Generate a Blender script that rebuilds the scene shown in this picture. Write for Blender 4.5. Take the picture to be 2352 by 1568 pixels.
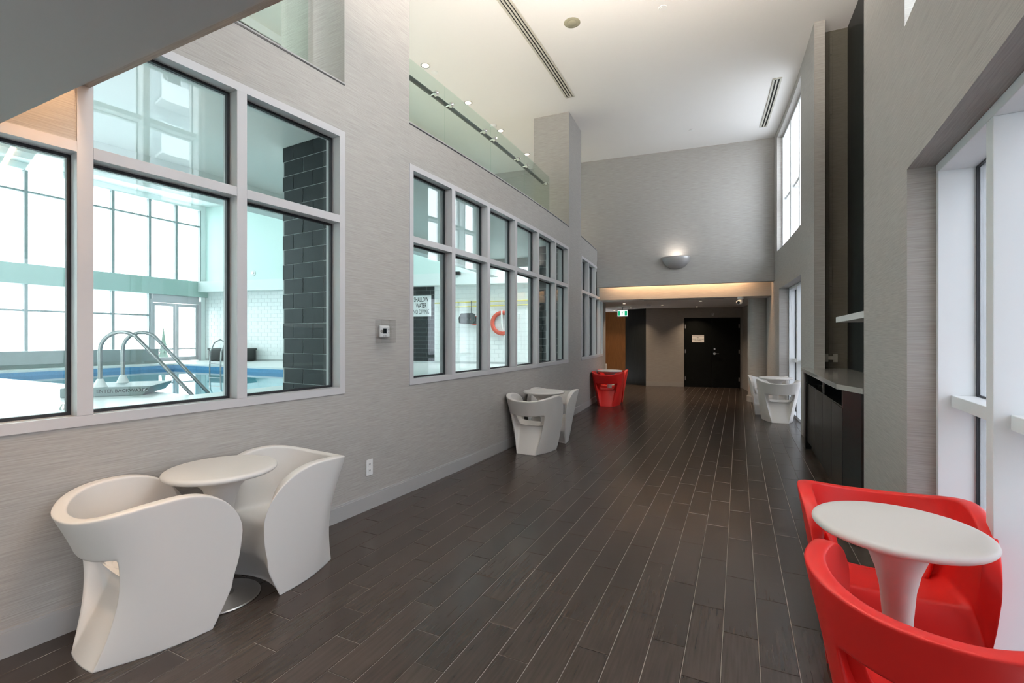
import bpy, bmesh, math, random
from mathutils import Vector, Matrix
random.seed(7)
PI = math.pi
S = bpy.context.scene
COL = S.collection
for o in list(bpy.data.objects):
    bpy.data.objects.remove(o)

# ------------------------------------------------------------------ camera
CAMZ = 1.44
YAW = math.atan((1697 - 1176) / 1080.0)
cd = bpy.data.cameras.new('camera')
cam = bpy.data.objects.new('camera', cd)
COL.objects.link(cam)
cam.location = (0, 0, CAMZ)
cam.rotation_euler = (PI / 2, 0, YAW)
cd.sensor_width = 36
cd.lens = 1080 * 36 / 2352
cd.shift_y = -8 / 2352
cd.clip_start = .02
cd.clip_end = 300
S.camera = cam

# ------------------------------------------------------------------ light
S.view_settings.view_transform = 'Standard'
S.view_settings.look = 'None'
S.view_settings.gamma = 1
S.view_settings.use_curve_mapping = False
S.view_settings.exposure = 1.2
W = bpy.data.worlds.new('sky')
S.world = W
W.use_nodes = True
bg = W.node_tree.nodes['Background']
bg.inputs['Color'].default_value = (.92, .95, 1.0, 1)
bg.inputs['Strength'].default_value = 7.0
S.cycles.max_bounces = 8
S.cycles.diffuse_bounces = 4
S.cycles.glossy_bounces = 4
S.cycles.transparent_max_bounces = 18
S.cycles.sample_clamp_indirect = 6.0
S.cycles.adaptive_threshold = .02
S.cycles.caustics_reflective = False
S.cycles.caustics_refractive = False

# ------------------------------------------------------------------ plan: the hall is an arc
C0 = (-50.604, 5.976)
RL = 47.886
def P(u, s):
    """u = metres into the hall from the pool side wall, s = metres along that wall"""
    a = s / RL
    return (C0[0] + (RL + u) * math.cos(a), C0[1] + (RL + u) * math.sin(a))
def P3(u, s, z):
    x, y = P(u, s)
    return Vector((x, y, z))
CEIL = 5.53
UR = 3.61            # right wall face
DECK = .65           # pool deck level

# ------------------------------------------------------------------ materials
def newmat(name):
    m = bpy.data.materials.new(name)
    m.use_nodes = True
    nt = m.node_tree
    b = nt.nodes['Principled BSDF']
    return m, nt, b
def pmat(name, col, rough=.5, metal=0, spec=.5, noise=0, nscale=8, bump=0, bscale=60, coat=0):
    m, nt, b = newmat(name)
    b.inputs['Base Color'].default_value = (*col, 1)
    b.inputs['Roughness'].default_value = rough
    b.inputs['Metallic'].default_value = metal
    b.inputs['Specular IOR Level'].default_value = spec
    b.inputs['Coat Weight'].default_value = coat
    tc = nt.nodes.new('ShaderNodeTexCoord')
    if noise:
        n = nt.nodes.new('ShaderNodeTexNoise'); n.inputs['Scale'].default_value = nscale
        n.inputs['Detail'].default_value = 5
        nt.links.new(tc.outputs['Object'], n.inputs['Vector'])
        r = nt.nodes.new('ShaderNodeMapRange')
        r.inputs[3].default_value = 1 - noise; r.inputs[4].default_value = 1 + noise
        nt.links.new(n.outputs['Fac'], r.inputs[0])
        mx = nt.nodes.new('ShaderNodeVectorMath'); mx.operation = 'SCALE'
        mx.inputs[0].default_value = col
        nt.links.new(r.outputs[0], mx.inputs['Scale'])
        nt.links.new(mx.outputs[0], b.inputs['Base Color'])
    if bump:
        n2 = nt.nodes.new('ShaderNodeTexNoise'); n2.inputs['Scale'].default_value = bscale
        n2.inputs['Detail'].default_value = 4
        nt.links.new(tc.outputs['Object'], n2.inputs['Vector'])
        bp = nt.nodes.new('ShaderNodeBump'); bp.inputs['Strength'].default_value = bump
        bp.inputs['Distance'].default_value = .004
        nt.links.new(n2.outputs['Fac'], bp.inputs['Height'])
        nt.links.new(bp.outputs[0], b.inputs['Normal'])
    return m
def emat(name, col, st):
    m, nt, b = newmat(name)
    b.inputs['Base Color'].default_value = (*col, 1)
    b.inputs['Emission Color'].default_value = (*col, 1)
    b.inputs['Emission Strength'].default_value = st
    return m
def streak(name, c1, c2, rough, sx, sy, bump=.15, spec=.3):
    """woven / brushed look: noise drawn out along the first UV axis"""
    m, nt, b = newmat(name)
    uv = nt.nodes.new('ShaderNodeUVMap')
    mp = nt.nodes.new('ShaderNodeMapping'); mp.inputs['Scale'].default_value = (sx, sy, 1)
    nt.links.new(uv.outputs[0], mp.inputs[0])
    n = nt.nodes.new('ShaderNodeTexNoise'); n.inputs['Scale'].default_value = 1; n.inputs['Detail'].default_value = 6
    n.inputs['Roughness'].default_value = .65
    nt.links.new(mp.outputs[0], n.inputs['Vector'])
    cr = nt.nodes.new('ShaderNodeValToRGB')
    cr.color_ramp.elements[0].position = .3; cr.color_ramp.elements[0].color = (*c1, 1)
    cr.color_ramp.elements[1].position = .72; cr.color_ramp.elements[1].color = (*c2, 1)
    nt.links.new(n.outputs['Fac'], cr.inputs[0])
    nt.links.new(cr.outputs[0], b.inputs['Base Color'])
    bp = nt.nodes.new('ShaderNodeBump'); bp.inputs['Strength'].default_value = bump; bp.inputs['Distance'].default_value = .003
    nt.links.new(n.outputs['Fac'], bp.inputs['Height']); nt.links.new(bp.outputs[0], b.inputs['Normal'])
    b.inputs['Roughness'].default_value = rough
    b.inputs['Specular IOR Level'].default_value = spec
    return m
def glassmat(name, tint, refl=1.0, rough=0.0):
    m = bpy.data.materials.new(name); m.use_nodes = True
    nt = m.node_tree; nt.nodes.clear()
    out = nt.nodes.new('ShaderNodeOutputMaterial')
    tr = nt.nodes.new('ShaderNodeBsdfTransparent'); tr.inputs[0].default_value = (*tint, 1)
    gl = nt.nodes.new('ShaderNodeBsdfGlossy'); gl.inputs['Roughness'].default_value = rough
    lw = nt.nodes.new('ShaderNodeLayerWeight'); lw.inputs[0].default_value = .5
    pw = nt.nodes.new('ShaderNodeMath'); pw.operation = 'POWER'; pw.inputs[1].default_value = 5
    nt.links.new(lw.outputs['Facing'], pw.inputs[0])
    ma = nt.nodes.new('ShaderNodeMath'); ma.operation = 'MULTIPLY_ADD'
    ma.inputs[1].default_value = .9 * refl; ma.inputs[2].default_value = .04 * refl
    nt.links.new(pw.outputs[0], ma.inputs[0])
    mx = nt.nodes.new('ShaderNodeMixShader')
    nt.links.new(ma.outputs[0], mx.inputs[0]); nt.links.new(tr.outputs[0], mx.inputs[1]); nt.links.new(gl.outputs[0], mx.inputs[2])
    nt.links.new(mx.outputs[0], out.inputs[0])
    return m

M = {}
M['paper'] = streak('woven_wallpaper', (.29, .275, .258), (.43, .412, .39), .62, 5, 170, .08)
M['paint'] = pmat('white_paint', (.74, .735, .72), .6, spec=.3, bump=.05, bscale=200)
M['ceil'] = pmat('ceiling_paint', (.74, .72, .705), .85, spec=.1, noise=.01, nscale=2)
M['soffit'] = pmat('grey_soffit_paint', (.44, .425, .415), .7, spec=.2, bump=.04, bscale=150)
M['base'] = pmat('grey_trim_paint', (.36, .355, .35), .4, spec=.4)
M['frame'] = pmat('satin_grey_aluminium', (.50, .49, .50), .38, metal=.0, spec=.5)
M['gasket'] = pmat('black_rubber', (.008, .009, .012), .5)
M['glass'] = glassmat('window_glass', (.93, .975, .965), 1.1)
M['railglass'] = glassmat('tempered_glass', (.89, .955, .93), 1.0)
M['outglass'] = glassmat('outer_glass', (.93, .96, .96), 1.0)
M['poolglass'] = glassmat('pool_outer_glass', (.74, .77, .77), 1.0)
M['clereglass'] = glassmat('clerestory_glass', (.82, .84, .85), 1.0)
M['tintglass'] = glassmat('tinted_outer_glass', (.43, .44, .455), 1.0)
M['acrylic'] = glassmat('clear_acrylic', (.975, .975, .975), .8)
M['white_plastic'] = pmat('white_polyethylene', (.72, .69, .655), .48, spec=.35, bump=.03, bscale=300)
M['red_plastic'] = pmat('red_polyethylene', (.72, .022, .018), .42, spec=.4, bump=.03, bscale=300)
M['steel'] = pmat('brushed_steel', (.52, .50, .48), .3, metal=1, noise=.06, nscale=20)
M['chrome'] = pmat('chrome', (.7, .7, .7), .1, metal=1, noise=.02)
M['darksteel'] = pmat('dark_bronze_rail', (.035, .04, .038), .35, noise=.1)
M['black'] = pmat('black_laminate', (.010, .012, .012), .28, spec=.5, noise=.15, nscale=3)
M['blackgrain'] = streak('black_wood_veneer', (.004, .005, .005), (.022, .026, .025), .4, 60, 2, .1)
M['doorblack'] = pmat('black_door_paint', (.0035, .0045, .004), .5, spec=.15, noise=.1)
M['counter'] = pmat('taupe_quartz', (.33, .315, .295), .12, spec=.6, noise=.06, nscale=40)
M['niche'] = streak('shaded_wallpaper', (.085, .08, .062), (.135, .125, .10), .65, 5, 170, .1)  # the grey wallpaper again, niche shade put into its colour
M['white'] = pmat('white_plate', (.72, .72, .71), .4, noise=.02)
M['screen'] = pmat('dark_screen', (.012, .015, .02), .15)
M['orange'] = streak('amber_wood_wall', (.13, .047, .010), (.21, .082, .020), .5, 40, 3, .05)
M['grille'] = pmat('grille_metal', (.50, .48, .42), .45, noise=.03)
M['speakergrille'] = pmat('beige_speaker_grille', (.30, .28, .20), .6, noise=.1, nscale=200)
M['slot'] = pmat('slot_shadow_black', (.01, .01, .01), .8)
M['grout_floor'] = pmat('floor_grout', (.30, .275, .255), .8, noise=.1)
M['grout_dark'] = pmat('pale_grout', (.50, .52, .52), .8, noise=.05)
M['tile_dark'] = pmat('charcoal_wall_tile', (.013, .018, .021), .38, spec=.25, noise=.15, nscale=4)
M['poolframe'] = pmat('grey_green_mullion', (.27, .32, .32), .5, noise=.03)
M['poolsteel'] = pmat('pool_rail_steel', (.30, .31, .31), .38, metal=.8, noise=.05)
M['tile_white'] = pmat('white_wall_tile', (.80, .82, .81), .2, noise=.02)
M['poolwall'] = pmat('pool_hall_paint', (.66, .80, .76), .6, noise=.02)
M['poolpale'] = pmat('pool_hall_white', (.76, .82, .80), .6, noise=.02)
M['green_band'] = pmat('pale_green_beam', (.38, .52, .47), .5, noise=.03)
M['deck'] = pmat('pool_deck_tile', (.72, .73, .72), .35, noise=.05, nscale=3)
M['poolblue'] = pmat('pool_plaster', (.33, .72, .80), .5, noise=.05)
M['poolband'] = pmat('blue_mosaic', (.10, .28, .48), .2, noise=.25, nscale=30)
M['water'] = glassmat('water', (.72, .92, .95), 1.0)
M['outwhite'] = pmat('white_aluminium', (.74, .76, .77), .4, noise=.02)
M['yellow'] = pmat('yellow_pole', (.72, .62, .16), .4, noise=.05)
M['ring'] = pmat('red_life_ring', (.62, .10, .06), .5, noise=.08)
M['rope'] = pmat('white_rope', (.75, .75, .72), .8, noise=.1, nscale=60)
M['net'] = pmat('dark_net', (.05, .06, .06), .7, noise=.2)
M['blockgrey'] = pmat('grey_green_step', (.20, .245, .24), .5, noise=.08)
M['ink'] = pmat('black_ink', (.02, .02, .02), .6)
M['signpaper'] = pmat('sign_white', (.72, .72, .72), .4, noise=.02)
M['exitgreen'] = emat('exit_green', (.005, .22, .10), .9)
M['exitwhite'] = emat('exit_white', (.8, .9, .85), .8)
M['lens'] = emat('lamp_lens', (1, .78, .55), 4)
M['softlens'] = emat('sconce_lens', (1, .85, .7), 1.2)
M['led'] = emat('led_strip', (1, .62, .34), 34)
M['sconce'] = pmat('sconce_metal', (.36, .35, .35), .42, metal=.4, noise=.04)
M['outconcrete'] = pmat('pale_tower_cladding', (.42, .44, .47), .7, noise=.05)
M['foliage'] = pmat('dark_conifer', (.05, .08, .06), .8, noise=.3)
M['snow'] = pmat('pale_ground', (.65, .66, .67), .8, noise=.05)

def plankmat():
    m, nt, b = newmat('dark_wood_look_tile')
    tc = nt.nodes.new('ShaderNodeTexCoord')
    geo = nt.nodes.new('ShaderNodeNewGeometry')
    oi = nt.nodes.new('ShaderNodeObjectInfo')
    ad = nt.nodes.new('ShaderNodeMath'); ad.operation = 'ADD'
    nt.links.new(geo.outputs['Random Per Island'], ad.inputs[0]); nt.links.new(oi.outputs['Random'], ad.inputs[1])
    fr = nt.nodes.new('ShaderNodeMath'); fr.operation = 'FRACT'
    nt.links.new(ad.outputs[0], fr.inputs[0])
    mp = nt.nodes.new('ShaderNodeMapping'); mp.inputs['Scale'].default_value = (70, 4, 1)
    nt.links.new(geo.outputs['Position'], mp.inputs[0])
    n = nt.nodes.new('ShaderNodeTexNoise'); n.inputs['Scale'].default_value = 1; n.inputs['Detail'].default_value = 5
    nt.links.new(mp.outputs[0], n.inputs['Vector'])
    cr = nt.nodes.new('ShaderNodeValToRGB')
    cr.color_ramp.elements[0].position = .3; cr.color_ramp.elements[0].color = (.033, .0245, .020, 1)
    cr.color_ramp.elements[1].position = .75; cr.color_ramp.elements[1].color = (.053, .0405, .0335, 1)
    nt.links.new(n.outputs['Fac'], cr.inputs[0])
    mr = nt.nodes.new('ShaderNodeMapRange'); mr.inputs[3].default_value = .82; mr.inputs[4].default_value = 1.18
    nt.links.new(fr.outputs[0], mr.inputs[0])
    vm = nt.nodes.new('ShaderNodeVectorMath'); vm.operation = 'SCALE'
    nt.links.new(cr.outputs[0], vm.inputs[0]); nt.links.new(mr.outputs[0], vm.inputs['Scale'])
    nt.links.new(vm.outputs[0], b.inputs['Base Color'])
    b.inputs['Roughness'].default_value = .25
    b.inputs['Specular IOR Level'].default_value = .5
    mp2 = nt.nodes.new('ShaderNodeMapping'); mp2.inputs['Scale'].default_value = (26, 5, 1)
    nt.links.new(geo.outputs['Position'], mp2.inputs[0])
    n2 = nt.nodes.new('ShaderNodeTexNoise'); n2.inputs['Scale'].default_value = 1; n2.inputs['Detail'].default_value = 3
    nt.links.new(mp2.outputs[0], n2.inputs['Vector'])
    bp = nt.nodes.new('ShaderNodeBump'); bp.inputs['Strength'].default_value = .06; bp.inputs['Distance'].default_value = .004
    nt.links.new(n2.outputs['Fac'], bp.inputs['Height']); nt.links.new(bp.outputs[0], b.inputs['Normal'])
    return m
M['plank'] = plankmat()

# ------------------------------------------------------------------ builders
class MB:
    def __init__(self):
        self.v = []; self.f = []; self.uv = []; self.smooth = False
    def quad(self, pts, uvs=None):
        i = len(self.v); self.v += [Vector(p) for p in pts]
        self.f.append(list(range(i, i + len(pts)))); self.uv.append(uvs or [(0, 0)] * len(pts))
    def box(self, x0, x1, y0, y1, z0, z1):
        c = lambda x, y, z: (x, y, z)
        self.hexa([c(x0, y0, z0), c(x1, y0, z0), c(x1, y1, z0), c(x0, y1, z0)], [c(x0, y0, z1), c(x1, y0, z1), c(x1, y1, z1), c(x0, y1, z1)])
    def hexa(self, lo, hi):
        """bottom ring and top ring of four, counter-clockwise from above"""
        lo = [Vector(p) for p in lo]; hi = [Vector(p) for p in hi]
        self.quad(lo[::-1], [(p.x, p.y) for p in lo[::-1]]); self.quad(hi, [(p.x, p.y) for p in hi])
        d = 0
        for k in range(4):
            j = (k + 1) % 4
            e = (lo[j] - lo[k]).length
            self.quad([lo[k], lo[j], hi[j], hi[k]], [(d, lo[k].z), (d + e, lo[j].z), (d + e, hi[j].z), (d, hi[k].z)])
            d += e + .37
    def cb(self, u0, u1, s0, s1, z0, z1, step=.4):
        """block that follows the arc of the hall"""
        n = max(1, math.ceil((s1 - s0) / step - 1e-6))
        ss = [s0 + (s1 - s0) * k / n for k in range(n + 1)]
        for a, b in zip(ss, ss[1:]):
            self.quad([P3(u1, a, z0), P3(u1, b, z0), P3(u1, b, z1), P3(u1, a, z1)], [(a, z0), (b, z0), (b, z1), (a, z1)])
            self.quad([P3(u0, b, z0), P3(u0, a, z0), P3(u0, a, z1), P3(u0, b, z1)], [(b, z0), (a, z0), (a, z1), (b, z1)])
            self.quad([P3(u0, a, z1), P3(u1, a, z1), P3(u1, b, z1), P3(u0, b, z1)], [(a, u0), (a, u1), (b, u1), (b, u0)])
            self.quad([P3(u0, a, z0), P3(u0, b, z0), P3(u1, b, z0), P3(u1, a, z0)], [(a, u0), (b, u0), (b, u1), (a, u1)])
        self.quad([P3(u0, s0, z0), P3(u1, s0, z0), P3(u1, s0, z1), P3(u0, s0, z1)], [(u0, z0), (u1, z0), (u1, z1), (u0, z1)])
        self.quad([P3(u1, s1, z0), P3(u0, s1, z0), P3(u0, s1, z1), P3(u1, s1, z1)], [(u1, z0), (u0, z0), (u0, z1), (u1, z1)])
    def lathe(self, prof, c=(0, 0, 0), n=40, cap=True):
        c = Vector(c); rings = []
        for r, z in prof:
            rings.append([c + Vector((r * math.cos(2 * PI * k / n), r * math.sin(2 * PI * k / n), z)) for k in range(n)])
        for a, b in zip(rings, rings[1:]):
            for k in range(n):
                j = (k + 1) % n
                self.quad([a[k], a[j], b[j], b[k]])
        if cap:
            self.quad(rings[0][::-1]); self.quad(rings[-1])
    def tube(self, pts, r, n=10, closed=False):
        pts = [Vector(p) for p in pts]; rings = []
        up = Vector((0, 0, 1)); m = len(pts)
        for i, p in enumerate(pts):
            if closed: t = pts[(i + 1) % m] - pts[i - 1]
            else: t = pts[min(i + 1, m - 1)] - pts[max(i - 1, 0)]
            t.normalize()
            a = t.cross(up)
            if a.length < .05: a = t.cross(Vector((1, 0, 0)))
            a.normalize(); b = t.cross(a); b.normalize()
            if i and rings:
                # keep the frame from flipping
                pa = rings[-1][0] - pts[i - 1]
                pa = pa - t * pa.dot(t)
                if pa.length > 1e-6:
                    a = pa.normalized(); b = t.cross(a)
            rings.append([p + a * r * math.cos(2 * PI * k / n) + b * r * math.sin(2 * PI * k / n) for k in range(n)])
        pr = list(zip(rings, rings[1:]))
        if closed: pr.append((rings[-1], rings[0]))
        for a, b in pr:
            for k in range(n):
                j = (k + 1) % n
                self.quad([a[k], a[j], b[j], b[k]])
        if not closed:
            self.quad(rings[0][::-1]); self.quad(rings[-1])
    def mesh(self, name, mat, origin, smooth=False, bevel=0, weld=True):
        me = bpy.data.meshes.new(name)
        o = Vector(origin)
        me.from_pydata([v - o for v in self.v], [], self.f)
        uvl = me.uv_layers.new(name='UVMap')
        k = 0
        for f in self.uv:
            for q in f:
                uvl.data[k].uv = q; k += 1
        bm = bmesh.new(); bm.from_mesh(me)
        if weld: bmesh.ops.remove_doubles(bm, verts=bm.verts, dist=.00005)
        bmesh.ops.recalc_face_normals(bm, faces=bm.faces)
        bm.to_mesh(me); bm.free()
        if smooth:
            me.polygons.foreach_set('use_smooth', [True] * len(me.polygons))
            try: me.set_sharp_from_angle(angle=math.radians(38))
            except Exception: pass
        me.materials.append(mat if not isinstance(mat, str) else M[mat])
        return me
    def base(self):
        xs = [v.x for v in self.v]; ys = [v.y for v in self.v]; zs = [v.z for v in self.v]
        return Vector(((min(xs) + max(xs)) / 2, (min(ys) + max(ys)) / 2, min(zs)))
def wloc(o):
    v = Vector((0, 0, 0))
    while o is not None:
        v += o.location; o = o.parent
    return v
def part(mb, name, mat, parent, smooth=False, kind=None, label=None, bevel=0):
    """parents used here are never rotated while parts are added"""
    o = bpy.data.objects.new(name, mb.mesh(name, mat, wloc(parent), smooth))
    COL.objects.link(o); o.parent = parent
    if kind: o['kind'] = kind
    if label: o['label'] = label
    if bevel: bev(o, bevel)
    return o
def bev(o, w, seg=2):
    b = o.modifiers.new('bevel', 'BEVEL'); b.width = w; b.segments = seg; b.limit_method = 'ANGLE'; b.angle_limit = math.radians(40)
def tag(o, label=None, cat=None, group=None, kind=None):
    if label: o['label'] = label
    if cat: o['category'] = cat
    if group: o['group'] = group
    if kind: o['kind'] = kind
    return o
def top(mb, name, mat, label=None, cat=None, group=None, kind=None, smooth=False, bevel=0):
    b = mb.base()
    o = bpy.data.objects.new(name, mb.mesh(name, mat, b, smooth)); COL.objects.link(o); o.location = b
    if bevel: bev(o, bevel)
    return tag(o, label, cat, group, kind)
def empty(name, loc, label=None, cat=None, group=None, kind=None):
    o = bpy.data.objects.new(name, None); COL.objects.link(o); o.location = loc; o.empty_display_size = .1
    return tag(o, label, cat, group, kind)
def text_mesh(txt, size, mat, name='lettering', align='CENTER', sx=1.0):
    cu = bpy.data.curves.new('txt', 'FONT'); cu.body = txt; cu.size = size; cu.align_x = align; cu.align_y = 'CENTER'
    cu.resolution_u = 2; cu.offset = size * .012
    ob = bpy.data.objects.new('txt', cu); COL.objects.link(ob)
    dg = bpy.context.evaluated_depsgraph_get(); dg.update()
    me = bpy.data.meshes.new_from_object(ob.evaluated_get(dg))
    bpy.data.objects.remove(ob)
    for v in me.vertices: v.co.x *= sx
    me.materials.clear(); me.materials.append(M[mat]); me.name = name
    return me
def area(name, loc, size, power, col, rot=(0, 0, 0), shape='DISK', size_y=None, spread=PI, parent=None):
    l = bpy.data.lights.new(name, 'AREA'); l.shape = shape; l.size = size
    if size_y: l.size_y = size_y
    l.energy = power; l.color = col; l.spread = spread
    o = bpy.data.objects.new(name, l); COL.objects.link(o)
    if parent is not None: o.parent = parent; o.location = Vector(loc) - wloc(parent)
    else: o.location = loc
    o.rotation_euler = rot
    return o
def portal(loc, sx, sy, rot):
    l = bpy.data.lights.new('sky_portal', 'AREA'); l.shape = 'RECTANGLE'; l.size = sx; l.size_y = sy
    l.cycles.is_portal = True
    o = bpy.data.objects.new('sky_portal', l); COL.objects.link(o); o.location = loc; o.rotation_euler = rot

# openings that daylight comes through
def rot_to(d):   # area light looks along its -Z
    return Vector(d).to_track_quat('-Z', 'Y').to_euler()
def rportal(s0, s1, z0, z1, u=4.0):
    c = P3(u, (s0 + s1) / 2, (z0 + z1) / 2)
    a = (s0 + s1) / 2 / RL
    portal(c, s1 - s0, z1 - z0, (PI / 2, 0, a + PI / 2))
rportal(-6.6, -2.57, 0, 2.35); rportal(2.14, 4.13, 0, 2.4); rportal(2.14, 4.3, 3.15, 5.4); rportal(-4.4, -2.5, 3.15, 5.4)
portal((-17.45, 5.0, 3.4), 11.0, 5.4, (PI / 2, 0, -PI / 2))

# ================================================================== structure
# ---- hall floor: dark plank tiles laid straight, 1/3 stagger
fl = MB(); fl.box(-5.2, 4.6, -3.2, 18.5, -.12, -.0035)
floor = top(fl, 'floor', 'grout_floor', kind='structure', label='dark brown wood-look tile floor with thin pale joints')
TW, TL = .1536, .6026
def tilemesh(w, l, t, c, name, mat):
    """small chamfered slab, face up, centred"""
    mb = MB(); a, b = w / 2, l / 2; ai, bi = a - c, b - c
    lo = [(-a, -b, -t), (a, -b, -t), (a, b, -t), (-a, b, -t)]
    md = [(-a, -b, -c), (a, -b, -c), (a, b, -c), (-a, b, -c)]
    hi = [(-ai, -bi, 0), (ai, -bi, 0), (ai, bi, 0), (-ai, bi, 0)]
    for A, B in ((lo, md), (md, hi)):
        for k in range(4):
            j = (k + 1) % 4; mb.quad([A[k], A[j], B[j], B[k]])
    mb.quad(hi)
    return mb
plank_me = tilemesh(TW - .0042, TL - .0042, .003, .0012, 'plank', 'plank').mesh('plank', 'plank', (0, 0, 0))
tiles = []
cy_, sy_ = math.cos(YAW), math.sin(YAW)
for k in range(-22, 12):
    x = -.0704 + TW * (k + .5)
    j0 = (1.476 - .197 * (k + 13)) % TL
    for j in range(-5, 28):
        y = j0 + TL * (j + .5)
        u = math.hypot(x - C0[0], y - C0[1]) - RL
        s = RL * math.atan2(y - C0[1], x - C0[0])
        if s < 6.0 and not (-.12 < u < 4.15): continue
        if s >= 6.0 and not (-3 < u < 4.0): continue
        if y > 17.8 or y < -2.8: continue
        Xc = x * cy_ + y * sy_; Zc = -x * sy_ + y * cy_
        rank = 1e9
        if Zc > .4:
            px = 1176 + 1080 * Xc / Zc; py = 776 + 1080 * CAMZ / Zc
            if -60 < px < 2010 and py < 1640: rank = Zc
        tiles.append((rank, x, y))
tiles.sort()
for r, x, y in tiles[:300]:
    o = bpy.data.objects.new('plank', plank_me); COL.objects.link(o); o.parent = floor
    o.location = Vector((x, y, random.uniform(-.0005, 0))) - wloc(floor)
rest = MB()
for r, x, y in tiles[300:]:
    a, b = (TW - .0042) / 2, (TL - .0042) / 2
    z = random.uniform(-.0005, 0)
    rest.box(x - a, x + a, y - b, y + b, -.003, z)
part(rest, 'plank_field', 'plank', floor, kind='stuff')

# ---- left (pool side) wall
w = MB()
w.cb(-.2, 0, -7.2, 5.93, 0, 1.0)
w.cb(-.2, 0, -7.2, 5.93, 3.075, 3.455)
w.cb(-.2, 0, -7.2, -4.80, 2.415, 3.075)
w.cb(-.2, 0, -3.19, -2.43, 1.0, 3.075)
w.cb(-.2, 0, 2.08, 3.01, 1.0, 3.075)
w.cb(-.2, 0, 5.50, 5.93, 1.0, 3.075)
w.cb(-.68, 0, 2.13, 3.01, 3.455, CEIL)      # upper piers
w.cb(-.80, 0, -3.19, -2.43, 3.455, CEIL)
tag(top(w, 'wall_left', 'paper', kind='structure'), 'grey woven wallpaper wall on the pool side')
b = MB(); b.cb(0, .014, -7.2, 5.93, 0, .115); b.cb(0, .010, -7.2, 5.93, .115, .128)
top(b, 'baseboard_left', 'base', kind='structure')
t = MB(); t.cb(-.19, .004, -7.2, -3.19, 3.455, 3.466); t.cb(-.19, .004, -2.43, 2.13, 3.455, 3.466); t.cb(-.19, .004, 3.01, 4.6, 3.455, 3.466)
top(t, 'trim_1', 'base', kind='structure')
# black shadow gap strips under the balcony glass
g = MB(); g.cb(-.02, .003, -7.2, -3.19, 3.444, 3.455); g.cb(-.02, .003, -2.43, 2.13, 3.444, 3.455); g.cb(-.02, .003, 3.01, 4.6, 3.444, 3.455)
top(g, 'trim_2', 'gasket', kind='structure')

# ---- windows into the pool hall
def pool_window(n, s0, s1, mulls, tops, z0=1.0, zt=(2.345, 2.405), fw=.052):
    """mulls: mullion centres; tops: head height of each bay"""
    e = empty('window_%d' % n, P3(0, (s0 + s1) / 2, z0), kind='structure')
    edges = [s0] + list(mulls) + [s1]
    ui, uo = -.15, .008
    f = MB()
    f.cb(ui, uo, s0, s1, z0, z0 + fw)
    for k in range(len(edges) - 1):
        a, b_, tp = edges[k], edges[k + 1], tops[k]
        f.cb(ui, uo, a if k == 0 else a - fw / 2, b_ if k == len(edges) - 2 else b_ + fw / 2, tp - fw, tp)
    f.cb(ui, uo, s0, s0 + fw, z0 + fw, tops[0] - fw); f.cb(ui, uo, s1 - fw, s1, z0 + fw, tops[-1] - fw)
    part(f, 'window_frame', 'frame', e, bevel=.002)
    for k, m_ in enumerate(mulls):
        f = MB(); f.cb(ui, uo + .001, m_ - fw * .62, m_ + fw * .62, z0 + fw, max(tops[k], tops[k + 1]) - (fw if tops[k] == tops[k + 1] else 0))
        part(f, 'mullion', 'frame', e, bevel=.002)
    for k in range(len(edges) - 1):
        a = edges[k] + (fw if k == 0 else fw * .62); b_ = edges[k + 1] - (fw if k == len(edges) - 2 else fw * .62)
        tp = tops[k] - fw
        bays = [(z0 + fw, tp)]
        if tp > zt[1] + .1:
            f = MB(); f.cb(ui, uo, a, b_, zt[0], zt[1]); part(f, 'transom', 'frame', e, bevel=.002)
            bays = [(z0 + fw, zt[0]), (zt[1], tp)]
        for za, zb in bays:
            p = MB(); p.cb(-.094, -.086, a + .004, b_ - .004, za + .004, zb - .004); part(p, 'pane', 'glass', e)
            q = MB(); gw = .016
            q.cb(-.102, -.078, a, a + gw, za, zb); q.cb(-.102, -.078, b_ - gw, b_, za, zb)
            q.cb(-.102, -.078, a + gw, b_ - gw, za, za + gw); q.cb(-.102, -.078, a + gw, b_ - gw, zb - gw, zb)
            part(q, 'gasket', 'gasket', e)
    return e
pool_window(1, -7.2, -3.19, [-6.39, -5.58, -4.79, -4.01], [2.415, 2.415, 2.415, 3.075, 3.075])
pool_window(2, -2.43, 2.08, [-1.725, -.98, -.225, .565, 1.35], [3.075] * 6)
pool_window(3, 3.01, 5.50, [3.665, 4.405, 5.06], [3.075] * 4)

# ---- right wall
RW = UR + .38
w = MB()
# below / between / above the openings, from the camera end to the far end
w.cb(UR, RW, -7.2, -6.6, 0, 2.35)
w.cb(UR, RW, -7.2, -1.42, 2.35, 3.15)
w.cb(UR, RW, -2.57, -1.42, 0, 2.35)
w.cb(UR, RW, -7.2, -4.4, 3.15, CEIL); w.cb(UR, RW, -2.52, -1.42, 3.15, CEIL); w.cb(UR, RW, -4.4, -2.52, 5.40, CEIL)
w.cb(UR, UR + .12, 1.13, 1.42, 0, CEIL)                      # nib at the far side of the niche
w.cb(UR, RW + .35, 1.42, 2.14, 0, CEIL)
w.cb(UR, RW, 2.14, 4.13, 2.40, 3.15)
w.cb(UR, RW, 2.14, 4.35, 5.40, CEIL)
w.cb(UR, RW, 4.13, 4.9, 0, 3.15); w.cb(UR, RW, 4.35, 4.9, 3.15, CEIL)
w.cb(UR, RW, 4.9, 5.75, 0, 3.1); w.cb(UR, RW, 5.75, 6.75, 0, 1.02); w.cb(UR, RW, 5.75, 6.75, 2.22, 2.6); w.cb(UR, RW, 6.75, 9.0, 0, 2.6)
tag(top(w, 'wall_right', 'paper', kind='structure'), 'grey woven wallpaper wall on the window side')
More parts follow.
